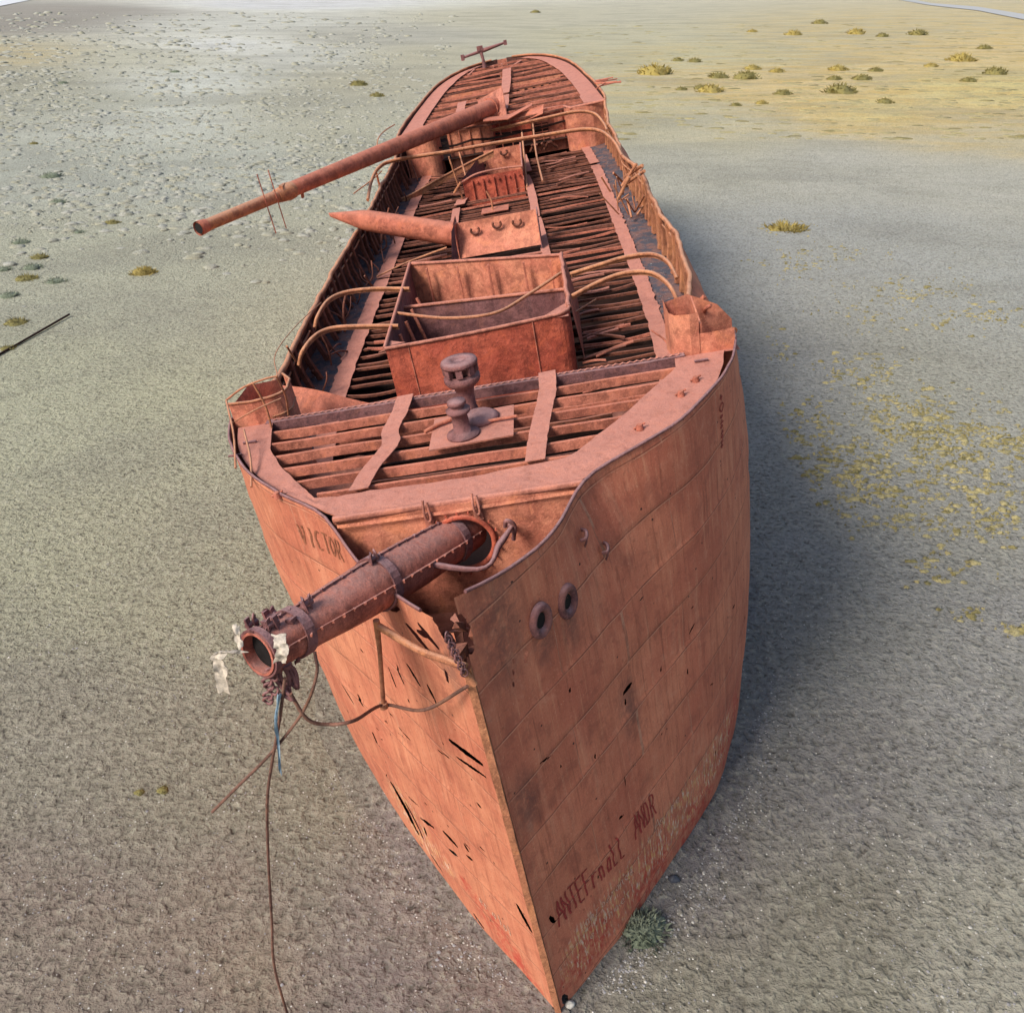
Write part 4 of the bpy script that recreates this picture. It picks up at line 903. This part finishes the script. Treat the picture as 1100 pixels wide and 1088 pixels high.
# ---------------------------------------------------------------- hanging gear at the bowsprit end
tip = SHIP @ BB
def wp(px, py, y):                                                # world point on the plane Y = y
    d = ray(px, py); return Vector((0, 0, HC))+d*(y/d.y)
ty = tip.y
def cable(name, label, pts, r_, mat='cable', cat='cable', n=8):
    pts = [Vector(p) for p in pts]; o_ = pts[-1].copy(); b_ = MB(); b_.tube([p-o_ for p in bez(pts, n)], r_, 7)
    o = b_.build(name, M[mat], label=label, category=cat); o.location = o_; return o
P = [wp(306, 728, ty), wp(300, 775, ty), wp(292, 820, ty), wp(287, 860, ty+.02), wp(288, 920, ty+.05), wp(292, 990, ty+.05)]
end = wp(295, 1040, ty); P += [end, Vector((end.x+.02, end.y, .02)), Vector((end.x+.1, end.y-.8, .02))]
cable('hanging_cable', 'long brown cable hanging from the bowsprit end straight down to the ground', P, .022)
cable('wire_rope', 'short stiff brown wire rope slanting down left from the bowsprit end', [wp(338, 700, ty+.1), wp(340, 725, ty), wp(325, 765, ty), wp(290, 810, ty), wp(255, 845, ty), wp(228, 872, ty)], .022)
cable('slack_cable', 'slack brown cable looping from the bowsprit end under the strut to the stem', [wp(312, 745, ty), wp(330, 772, ty), wp(352, 778, ty+.1), wp(380, 774, ty+.2), SHIP @ q412, (SHIP @ q412).lerp(SHIP @ stemp, .5)+Vector((0, -.02, -.42)), SHIP @ (stemp+Vector((-.03, -.1, -.25)))], .026)
def rag(name, label, pts, w, mat, cat):
    o_ = Vector(pts[0]); rows = []
    P = bez(pts, 5)
    for k, p in enumerate(P):
        r = []
        for j in range(6):
            t = j/5-.5; r.append(Vector(p)-o_+Vector((t*w*(1+.4*nz(k*.5, j*.3, w)), .07*nz(k*.35, j*.5, w*30), .03*nz(k*.4, j*.4, w*50))))
        rows.append(r)
    b_ = MB(); b_.strip(rows, (0, .012, 0), smooth=True); o = b_.build(name, M[mat], label=label, category=cat); o.location = o_; return o
rag('cloth_scrap', 'bleached rag dangling left of the open end of the bowsprit', [wp(258, 702, ty-.02), wp(243, 700, ty-.05), wp(233, 706, ty-.08), wp(236, 716, ty-.1), wp(238, 728, ty-.1), wp(241, 744, ty-.08)], .16, 'cloth', 'rag')
rag('cloth_scrap', 'white twisted rag knotted on top of the bowsprit end ring', [wp(253, 672, ty), wp(254, 683, ty-.1), wp(258, 695, ty-.15)], .08, 'cloth', 'rag')
rag('cloth_scrap', 'pale cloth wad tied on the bowsprit right of its open end', [wp(298, 682, ty-.1), wp(301, 690, ty-.2), wp(303, 702, ty-.25), wp(300, 712, ty-.2)], .16, 'cloth', 'rag')
rag('blue_strap', 'faded blue strap hanging below the bowsprit end', [wp(300, 745, ty-.05), wp(297, 770, ty-.05), wp(299, 800, ty-.05), wp(302, 830, ty-.05)], .045, 'blue', 'strap')
b_ = MB()
for k in range(7):
    q = wp(290+4*math.sin(k*2), 722+k*5, ty)-tip; b_.tube([q+Vector((.06*math.cos(a), .02*math.sin(a*2), .06*math.sin(a))) for a in [2*PI*i/10 for i in range(11)]], .02, 5, cap=False)
o = b_.build('shackle_chain', M['maroon'], label='rusty shackles and chain links hanging under the bowsprit end', category='chain'); o.location = tip

# ---------------------------------------------------------------- ground
ANCH = [  # px, py, ground colour; darker right of the hull
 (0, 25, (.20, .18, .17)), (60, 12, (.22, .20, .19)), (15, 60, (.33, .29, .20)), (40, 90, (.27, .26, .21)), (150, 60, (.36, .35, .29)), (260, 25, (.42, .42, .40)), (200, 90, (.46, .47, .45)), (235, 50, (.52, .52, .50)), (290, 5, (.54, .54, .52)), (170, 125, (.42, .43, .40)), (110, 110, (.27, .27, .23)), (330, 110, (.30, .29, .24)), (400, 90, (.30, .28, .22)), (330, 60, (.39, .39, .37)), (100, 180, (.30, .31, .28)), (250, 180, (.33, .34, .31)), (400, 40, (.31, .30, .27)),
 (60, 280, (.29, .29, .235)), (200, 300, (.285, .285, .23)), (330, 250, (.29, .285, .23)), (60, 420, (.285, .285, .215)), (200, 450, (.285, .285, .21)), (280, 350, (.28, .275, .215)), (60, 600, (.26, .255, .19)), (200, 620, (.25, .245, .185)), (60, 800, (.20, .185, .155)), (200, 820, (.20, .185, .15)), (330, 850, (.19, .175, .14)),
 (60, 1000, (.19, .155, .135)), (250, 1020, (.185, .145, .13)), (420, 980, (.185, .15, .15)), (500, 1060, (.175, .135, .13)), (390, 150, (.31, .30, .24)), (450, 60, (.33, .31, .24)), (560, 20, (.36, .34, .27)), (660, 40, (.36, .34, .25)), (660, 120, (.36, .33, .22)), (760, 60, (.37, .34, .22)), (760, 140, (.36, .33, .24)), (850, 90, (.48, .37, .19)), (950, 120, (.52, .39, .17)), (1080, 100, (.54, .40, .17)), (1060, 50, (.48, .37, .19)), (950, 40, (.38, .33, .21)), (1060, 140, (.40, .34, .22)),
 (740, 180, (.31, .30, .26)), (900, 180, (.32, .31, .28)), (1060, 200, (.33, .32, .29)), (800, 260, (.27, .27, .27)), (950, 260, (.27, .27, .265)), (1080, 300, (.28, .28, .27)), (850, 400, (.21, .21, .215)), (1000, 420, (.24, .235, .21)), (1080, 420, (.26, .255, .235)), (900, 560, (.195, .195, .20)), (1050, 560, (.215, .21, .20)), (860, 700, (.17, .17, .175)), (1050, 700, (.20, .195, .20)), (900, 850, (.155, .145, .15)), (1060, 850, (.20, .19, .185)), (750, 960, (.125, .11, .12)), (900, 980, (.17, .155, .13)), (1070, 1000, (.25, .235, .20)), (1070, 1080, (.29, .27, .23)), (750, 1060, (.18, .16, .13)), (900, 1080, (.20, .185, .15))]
def lp(v): return math.atan2(v.x, v.y), math.log(max(2, math.hypot(v.x, v.y)))
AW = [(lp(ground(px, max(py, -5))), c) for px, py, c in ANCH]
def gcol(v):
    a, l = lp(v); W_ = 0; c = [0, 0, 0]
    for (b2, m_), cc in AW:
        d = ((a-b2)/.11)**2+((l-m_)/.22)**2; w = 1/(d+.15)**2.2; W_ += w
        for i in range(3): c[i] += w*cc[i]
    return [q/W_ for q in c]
b_ = MB(); rr = [0]+[3*(8000/3)**(i/150) for i in range(151)]; na = 180
for r_ in rr:
    for k in range(na): an = 2*PI*k/na; b_.v.append((r_*math.sin(an), r_*math.cos(an), 0))
for i in range(len(rr)-1):
    for k in range(na):
        a = i*na+k; a2 = i*na+(k+1) % na; b_.f.append((a, a2, a2+na, a+na) if False else (a+na, a2+na, a2, a)); b_.smooth.append(True); b_.m.append(0)
gm = NT('sand and shingle flat'); v = gm.coord()
base = gm.attr('col')
n0 = gm.noise(v, .12, 5, .6); n1 = gm.noise(v, 1.1, 6, .65); n2 = gm.noise(gm.coord((1, 1.1, 1)), 5.6, 5, .6, .25); n3 = gm.noise(v, 28, 4, .7)
aa = gm.n('ShaderNodeAttribute'); aa.attribute_name = 'col'
nf = gm.noise(gm.coord((.05, .12, 1)), 1.5, 8, .72, .6); c = gm.mix(gm.math('MULTIPLY', aa.outputs['Alpha'], gm.ramp(nf, .42, .62)), base, (.70, .50, .17)); c = gm.mix(gm.math('MULTIPLY', aa.outputs['Alpha'], gm.ramp(gm.noise(v, .35, 6, .7), .55, .7, 0, .6)), c, (.30, .26, .13))
nl = gm.noise(gm.coord((.03, .06, 1)), 1.1, 7, .7, .5); c = gm.mix(gm.ramp(nl, .45, .62, 0, .35), c, (.22, .215, .19)); c = gm.mix(gm.ramp(nl, .45, .3, 0, .3), c, (.46, .45, .38))
c = gm.mix(gm.ramp(n0, .35, .65, 0, .22), c, (.36, .34, .25)); c = gm.mix(gm.ramp(n1, .4, .7, 0, .22), c, (.17, .165, .12))
c = gm.mix(gm.ramp(n2, .50, .66, 0, .55), c, (.09, .085, .06)); c = gm.mix(gm.ramp(n2, .46, .34, 0, .35), c, (.46, .45, .34)); c = gm.mix(gm.ramp(n3, .62, .72, 0, .6), c, (.46, .44, .40)); c = gm.mix(gm.ramp(n3, .42, .3, 0, .5), c, (.05, .045, .045))
vo = gm.n('ShaderNodeTexVoronoi'); vo.inputs['Scale'].default_value = 9; gm.l(v, vo.inputs['Vector'])
n7 = gm.noise(gm.coord((1, 1.3, 1)), 3.0, 3, .5, .5); c = gm.mix(gm.ramp(n7, .48, .70, 0, .25), c, (.12, .10, .085)); c = gm.mix(gm.ramp(n7, .5, .3, 0, .22), c, (.50, .46, .37))
sc2 = gm.n('ShaderNodeSeparateColor'); gm.l(vo.outputs['Color'], sc2.inputs[0])
peb = gm.math('MULTIPLY', gm.math('LESS_THAN', vo.outputs['Distance'], .16), gm.math('GREATER_THAN', sc2.outputs['Red'], .86)); c = gm.mix(peb, c, (.62, .60, .55))
gm.l(c, gm.b.inputs['Base Color']); gm.b.inputs['Roughness'].default_value = .9; gm.b.inputs['Specular IOR Level'].default_value = .15
vo2 = gm.n('ShaderNodeTexVoronoi', feature='SMOOTH_F1'); vo2.inputs['Scale'].default_value = 4.2; vo2.inputs['Smoothness'].default_value = .4
wv = gm.n('ShaderNodeVectorMath', operation='ADD'); nv = gm.n('ShaderNodeTexNoise'); nv.inputs['Scale'].default_value = 2.5; gm.l(v, nv.inputs['Vector']); gm.l(v, wv.inputs[0]); gm.l(nv.outputs['Color'], wv.inputs[1]); gm.l(wv.outputs[0], vo2.inputs['Vector'])
pit = gm.ramp(vo2.outputs['Distance'], .08, .42)
c2_ = gm.mix(gm.ramp(pit, .5, 0, 0, .30), c, (.10, .085, .07)); gm.l(c2_, gm.b.inputs['Base Color'])
nb = gm.bump(pit, .7, .09); nb = gm.bump(n2, .9, -.2, nb); nb = gm.bump(n1, .6, .15, nb); nb = gm.bump(n7, .35, -.2, nb); nb = gm.bump(gm.noise(v, 13, 5, .7, .2), .8, .05, nb); nb = gm.bump(n3, .5, .012, nb); gm.l(nb, gm.b.inputs['Normal'])
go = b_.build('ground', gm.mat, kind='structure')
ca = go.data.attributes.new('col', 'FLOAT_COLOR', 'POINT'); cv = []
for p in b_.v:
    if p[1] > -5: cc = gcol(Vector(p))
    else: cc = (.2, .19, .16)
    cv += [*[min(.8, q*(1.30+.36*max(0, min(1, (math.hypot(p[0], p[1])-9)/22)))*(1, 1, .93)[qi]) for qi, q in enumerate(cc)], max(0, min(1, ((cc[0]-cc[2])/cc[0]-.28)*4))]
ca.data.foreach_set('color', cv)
for sd in (1, -1):                                            # sand and shingle banked against the plates
    b_ = MB(); rows = []; s_ = -.25
    zz = -.95 if sd > 0 else .75
    while s_ < 59:
        x0 = hw(max(0, s_), zz) if s_ > 0 else .02; row = []
        wd = .55+.35*nz(s_*.5, sd, 2)+min(1, max(0, s_)/6)*.5
        for k in range(7):
            t = k/6; q = SHIP @ Vector((sd*(x0-.35), s_, zz)); q2 = SHIP @ Vector((sd*(x0+wd), s_, zz)); p = q.lerp(q2, t); p.z = (.16+.08*nz(s_*.9, sd, 7))*(1-t)**1.5*min(1, .4+max(0, s_)/3)+.03*nz(s_*2, t*4, sd)*(1-t)-.01*t; row.append(p)
        rows.append(row); s_ += .2
    b_.strip(rows, smooth=True); o = b_.build('sand_bank', gm.mat, kind='structure')
    ca = o.data.attributes.new('col', 'FLOAT_COLOR', 'POINT'); cv = []
    for p in b_.v: cv += [*[q*1.15 for q in gcol(Vector(p))], 0]
    ca.data.foreach_set('color', cv)
# sea and river
def sheet(name, pts, mat, z=.3): 
    b_ = MB(); b_.add([(p[0], p[1], z) for p in pts], [tuple(range(len(pts)))]); return b_.build(name, mat, kind='structure')
wm = NT('pale water'); wm.b.inputs['Base Color'].default_value = (.66, .67, .68, 1); wm.b.inputs['Roughness'].default_value = .6
wn = wm.noise(wm.coord(), .05, 3); wm.l(wm.bump(wn, .1, 1), wm.b.inputs['Normal'])
a_, b2 = ground(-120, 32), ground(46, -2); d_ = (b2-a_).normalized(); nrm = Vector((-d_.y, d_.x, 0))
sheet('sea', [a_-d_*900, b2+d_*2500, b2+d_*2500+nrm*5000, a_-d_*900+nrm*3000], wm.mat)
rm = NT('grey stream'); rm.b.inputs['Base Color'].default_value = (.42, .42, .41, 1); rm.b.inputs['Roughness'].default_value = .7
rv = [ground(965, -3), ground(1000, 4), ground(1050, 8), ground(1100, 16), ground(1160, 26), ground(1170, 34), ground(1100, 22), ground(1050, 12), ground(1000, 6.5), ground(962, 0)]
sheet('river', rv, rm.mat, .25)

def blob(mb, c, rx, ry, h, seg=9, rings=3, rough=.25):
    n = seg; vs = []; sd_ = random.random()*99
    for i in range(rings):
        t = i/rings; rr_ = math.cos(t*PI/2)
        for k in range(n):
            an = 2*PI*k/n; q = 1+rough*nz(math.cos(an)*1.5+sd_, math.sin(an)*1.5, t*2)*2
            vs.append((c[0]+rx*rr_*q*math.cos(an), c[1]+ry*rr_*q*math.sin(an), c[2]-.02+h*math.sin(t*PI/2)*(1+.3*nz(k+sd_, t, 1))))
    vs.append((c[0], c[1], c[2]+h)); fs = [(i*n+k, i*n+(k+1) % n, (i+1)*n+(k+1) % n, (i+1)*n+k) for i in range(rings-1) for k in range(n)]+[((rings-1)*n+k, (rings-1)*n+(k+1) % n, rings*n) for k in range(n)]
    mb.add(vs, fs, True)
def tuftmat(name, a, b2, dark):
    m = NT(name); v = m.coord(); n1 = m.noise(v, .5, 4); n2 = m.noise(v, 9, 5, .7)
    c = m.mix(m.ramp(n1, .4, .6), a, b2); c = m.mix(m.ramp(n2, .45, .7, 0, .8), c, dark); m.l(c, m.b.inputs['Base Color']); m.b.inputs['Roughness'].default_value = .95
    m.l(m.bump(n2, 1, .08), m.b.inputs['Normal']); return m.mat
GH = tuftmat('grey hummock', (.37, .37, .325), (.33, .32, .24), (.21, .205, .17))
GY = tuftmat('yellow ground cover', (.44, .37, .17), (.36, .315, .16), (.19, .175, .12))
GO = tuftmat('olive ground cover', (.24, .21, .09), (.30, .25, .10), (.09, .085, .045))
def dens(px, py):                                               # hummock field density from its outline
    t = (px-60)/430
    if py > 330 or px < -50 or px > 520: return 0
    f = (1 if py < 200 else max(.1, 1-(py-200)/110))*math.exp(-((py-140)/110)**2)*(1 if px < 380 else max(0, 1-(px-380)/140))
    return f
hm = MB(); hp_ = 0
for k in range(15000):
    px, py = random.uniform(-60, 520), 14+316*random.random()**1.05
    if random.random() > dens(px, py)*(.45+1.2*max(0, .5+nz(px*.012, py*.02, 3))): continue
    p = ground(px, py); dist = p.length
    sz = (.10+.36*random.random()**2.0)*(1 if dist < 120 else dist/120)
    blob(hm, p, sz*random.uniform(.8, 1.5), sz*random.uniform(.7, 1.2), sz*random.uniform(.3, .55), 7, 3, .35)
hm.build('hummock_field', GH, kind='stuff', label='field of small grey hummocks on the flat to the left', category='hummocks')
yc = MB(); oc = MB()
PATCH = [(930, 400, 35, 14, 60), (985, 445, 45, 16, 130), (1060, 475, 45, 14, 90), (950, 500, 60, 22, 60), (870, 465, 22, 22, 50), (925, 520, 30, 22, 60), (1000, 480, 70, 30, 90), (1060, 520, 40, 40, 60), (985, 310, 45, 12, 50), (1045, 342, 40, 10, 40), (940, 335, 40, 14, 35), (845, 245, 18, 5, 25), (850, 285, 25, 10, 20), (900, 275, 40, 8, 20), (1000, 560, 60, 10, 25), (1010, 610, 20, 12, 16), (1090, 678, 16, 5, 10), (1040, 660, 16, 5, 6), (1035, 520, 60, 40, 60), (890, 510, 20, 18, 30), (975, 565, 15, 6, 12), (835, 380, 12, 20, 12), (1070, 570, 20, 12, 12)]
for (cx_, cy_, sx_, sy_, n_) in PATCH:
    for k in range(int(n_*3.6)):
        px, py = random.gauss(cx_, sx_*.85), random.gauss(cy_, sy_*.85)
        if nz(px*.05, py*.09, 8) < random.uniform(-.35, .12): continue
        p = ground(px, py); q = random.choice((yc, yc, oc)); sz = .025+.13*random.random()**2.6
        if p.x < 9.5+.05*p.y: continue
        blob(q, p, sz*random.uniform(.9, 2.0), sz*random.uniform(.6, 1.3), random.uniform(.03, .10), 8, 2, .7)
        for b3 in range(5):
            an = random.uniform(0, 6.28); o3 = p+Vector((sz*math.cos(an), sz*math.sin(an), 0)); d3 = Vector((random.uniform(-.04, .04), random.uniform(-.04, .04), random.uniform(.05, .12))); q.add([o3, o3+Vector((.02, 0, 0)), o3+d3], [(0, 1, 2)])
for k in range(1500):                                         # yellowish turf of the upper right
    px, py = random.uniform(590, 1130), random.uniform(25, 150)
    if random.random() > .35+.65*max(0, (px-600)/500)*math.exp(-((py-100)/40)**2)+.3*nz(px*.02, py*.05, 1): continue
    p = ground(px, py); sz = random.uniform(.2, .6)*(1+p.length/250)
    blob(random.choice((yc, yc, yc, oc)), p, sz*1.3, sz*.9, sz*.12, 7, 2, .5)
yc.build('yellow_ground_cover', GY, kind='stuff', label='patches of low yellow ground cover right of the wreck', category='ground cover')
oc.build('olive_ground_cover', GO, kind='stuff', label='patches of low olive moss between the yellow ones', category='ground cover')

# shrubs one could count
SH1 = tuftmat('olive shrub', (.26, .22, .075), (.20, .18, .07), (.07, .065, .03)); SH2 = tuftmat('grey green shrub', (.24, .27, .20), (.17, .20, .14), (.06, .07, .05)); SH3 = tuftmat('yellow shrub', (.40, .31, .09), (.30, .24, .08), (.10, .08, .03))
def shrub(px, py, wpx, mat, label, group=None, dens_=1., hh=.42, name='shrub'):
    p = ground(px, py); d = (p-Vector((0, 0, HC))).length; r_ = wpx*d/FPX/2; b_ = MB()
    blob(b_, (0, 0, 0), r_*.85, r_*.7, r_*hh, 12, 3, .3)
    nl = int(170*dens_)
    for k in range(nl):
        an = random.uniform(0, 2*PI); q = random.random()**.6; e = random.uniform(.15, 1.2); x, y = r_*q*math.cos(an), r_*q*.85*math.sin(an); z = r_*hh*(1-q*q)*.9
        L = r_*random.uniform(.16, .34); dr = Vector((math.cos(an)*q+random.uniform(-.5, .5), math.sin(an)*q+random.uniform(-.5, .5), e)).normalized()
        sd_ = dr.cross(Vector((random.random(), random.random(), random.random()))).normalized()*L*.16; o_ = Vector((x, y, z)); b_.add([o_-sd_, o_+sd_, o_+dr*L*.6+sd_*.7, o_+dr*L], [(0, 1, 2, 3)])
    o = b_.build(name, mat, label=label, category='shrub'); o.location = p
    if group: o['group'] = group
    return o
G1 = 'olive shrubs on the yellow plain beyond the wreck'; L1 = 'low olive shrub on the yellowish plain beyond the wreck at upper right'
for (px, py, w) in [(703, 80, 34), (808, 75, 16), (835, 78, 15), (852, 38, 16), (880, 26, 14), (919, 37, 18), (900, 76, 18), (940, 77, 14), (985, 38, 18), (948, 40, 12), (1032, 66, 24), (1057, 53, 13), (1070, 80, 22), (771, 84, 20), (802, 85, 26), (753, 96, 16), (763, 99, 26), (732, 97, 12), (841, 102, 18), (902, 100, 30), (810, 102, 0), (771, 94, 0), (1000, 72, 12), (925, 86, 18), (818, 112, 13), (790, 114, 12), (950, 111, 16), (728, 66, 12), (746, 67, 14), (896, 86, 14), (908, 69, 0), (1040, 88, 14), (675, 62, 0), (575, 14, 9), (808, 35, 10)]:
    if w: shrub(px, py, w, random.choice((SH1, SH1, SH3)), L1, G1, .6)
shrub(154, 294, 25, SH3, 'lone yellow tuft on bare sand left of the wreck, nearest the pole')
shrub(385, 92, 18, SH1, 'olive tuft left of the stern, the farther of two')
shrub(405, 104, 14, SH1, 'olive tuft left of the stern, the nearer of two')
G2 = 'pale tufts on the flat at the far left'; L2 = 'pale green tuft among the hummocks at the left edge'
for (px, py, w) in [(63, 218, 16), (120, 240, 16), (85, 250, 12), (55, 190, 20), (22, 261, 18), (60, 303, 20), (18, 347, 22), (10, 318, 20), (28, 300, 22), (35, 288, 20), (188, 78, 10), (68, 90, 10), (36, 155, 10), (5, 290, 16), (42, 277, 18), (8, 375, 16)]: shrub(px, py, w, random.choice((SH2, SH1, SH2)), L2, G2, .5, .3)
shrub(845, 246, 40, SH3, 'flat yellow green tuft in the shade right of the stern', dens_=.8, hh=.12)
shrub(690, 1000, 52, SH2, 'grey green shrub growing against the right side of the stem foot', dens_=2.2, hh=.6)
shrub(150, 851, 12, SH1, 'tiny green sprout in the sand below left, left one of the pair', dens_=.3); shrub(175, 849, 16, SH1, 'tiny green sprout in the sand below left, right one of the pair', dens_=.3)

# stones
def stone(mb, c, r_, flat_=.6):
    sd_ = random.random()*50; vs = []
    for (x, y, z) in ((1, 0, 0), (.7, .7, 0), (0, 1, 0), (-.7, .7, 0), (-1, 0, 0), (-.7, -.7, 0), (0, -1, 0), (.7, -.7, 0)): vs.append((c[0]+x*r_*random.uniform(.7, 1.2), c[1]+y*r_*random.uniform(.7, 1.2), c[2]))
    for (x, y) in ((.6, .1), (.0, .6), (-.6, .0), (.0, -.6)): vs.append((c[0]+x*r_, c[1]+y*r_, c[2]+r_*flat_*random.uniform(.7, 1.1)))
    mb.add(vs, [(0, 1, 8), (1, 2, 9, 8), (2, 3, 9), (3, 4, 10, 9), (4, 5, 10), (5, 6, 11, 10), (6, 7, 11), (7, 0, 8, 11), (8, 9, 10, 11)], True)
pale, grey = MB(), MB()
for k in range(5200):
    px, py = random.uniform(-30, 1130), 260+850*random.random()**.7; p = ground(px, py)
    if nz(p.x*.3, p.y*.3, 5) < random.uniform(-.6, .3): continue
    stone(random.choice((pale, grey, grey)), p, random.uniform(.008, .024)*(1 if random.random() < .95 else 1.8))
for k in range(1700):                                         # shingle washed against the right side
    t = random.random(); s = .3+t*9; q = W((hw(s, -.8)+abs(random.gauss(0, .55)), s, -.8)); q.z = 0; stone(random.choice((pale, grey, grey, grey)), q, random.uniform(.010, .032))
for k in range(700):
    s = .5+random.random()*5; q = W((-hw(s, .6)-abs(random.gauss(0, .6)), s, .6)); q.z = 0; stone(random.choice((pale, grey, grey)), q, random.uniform(.010, .026))
PP = flat('pale shell grit', (.42, .40, .36)); pale.build('shell_grit', PP, kind='stuff', label='pale shell fragments scattered over the sand', category='pebbles'); grey.build('shingle', M['rock'], kind='stuff', label='grey shingle scattered over the sand', category='pebbles')
def rock(px, py, r_, mat, label, group=None):
    b_ = MB(); blob(b_, (0, 0, 0), r_, r_*.75, r_*.8, 12, 4, .2); o = b_.build('rock', mat, label=label, category='rock'); o.location = ground(px, py)+Vector((0, 0, .07 if px > 700 or px == 612 else 0))
    if group: o['group'] = group
rock(723, 946, .13, M['darkrock'], 'dark wet rock beside the right side of the hull near the stem'); rock(716, 944, .06, M['rock'], 'small pale stone touching the dark rock right of the stem')
GR = 'grey stones in a ring in the sand left of the stem'
for (dx, dy) in ((-12, -2), (-14, 6), (-10, 12), (-4, -8), (4, -9), (10, -5), (16, -2), (21, 2), (12, 3)): rock(484+dx, 1024+dy, random.uniform(.035, .06), M['rock'], 'grey stone of the small ring left of the stem foot', GR)
rock(493, 1030, .04, PP, 'round white stone inside the ring left of the stem foot')
rock(612, 1080, .10, PP, 'pale stone lying at the very foot of the stem')
# sand grooves and the pole
o_ = ground(75, 340); e_ = ground(-40, 404); b_ = MB(); b_.tube([(0, 0, .12), ((e_-o_)*.5)+Vector((0, 0, .07)), (e_-o_)+Vector((0, 0, .05))], .055, 8)
o = b_.build('steel_pole', M['hold'], label='thin dark pole lying on the sand at the left edge', category='pole'); o.location = o_

# ------------------------------------------------------------------ light
w = bpy.data.worlds.new("World"); sc.world = w; w.use_nodes = True; nt = w.node_tree
sky = nt.nodes.new('ShaderNodeTexSky'); sky.sky_type = 'NISHITA'; sky.sun_disc = False
SV = Vector((-.64, -.53, .72)).normalized(); el = math.asin(SV.z)
sky.sun_elevation = el; sky.sun_rotation = math.atan2(SV.x, SV.y) % (2*PI); sky.dust_density = 2.5; sky.air_density = 1.2
bg = nt.nodes['Background']; bg.inputs['Strength'].default_value = .15; nt.links.new(sky.outputs[0], bg.inputs[0])
sd = bpy.data.lights.new('sun', 'SUN'); so = bpy.data.objects.new('sun', sd); COL.objects.link(so); sd.energy = 4.0; sd.angle = R(20); sd.color = (1, .94, .86)
so.rotation_euler = SV.to_track_quat('Z', 'Y').to_euler()
sc.view_settings.view_transform = 'Standard'; sc.view_settings.look = 'None'; sc.view_settings.exposure = 0; sc.view_settings.gamma = 1
sc.cycles.use_denoising = True; sc.cycles.max_bounces = 6; sc.cycles.transparent_max_bounces = 12
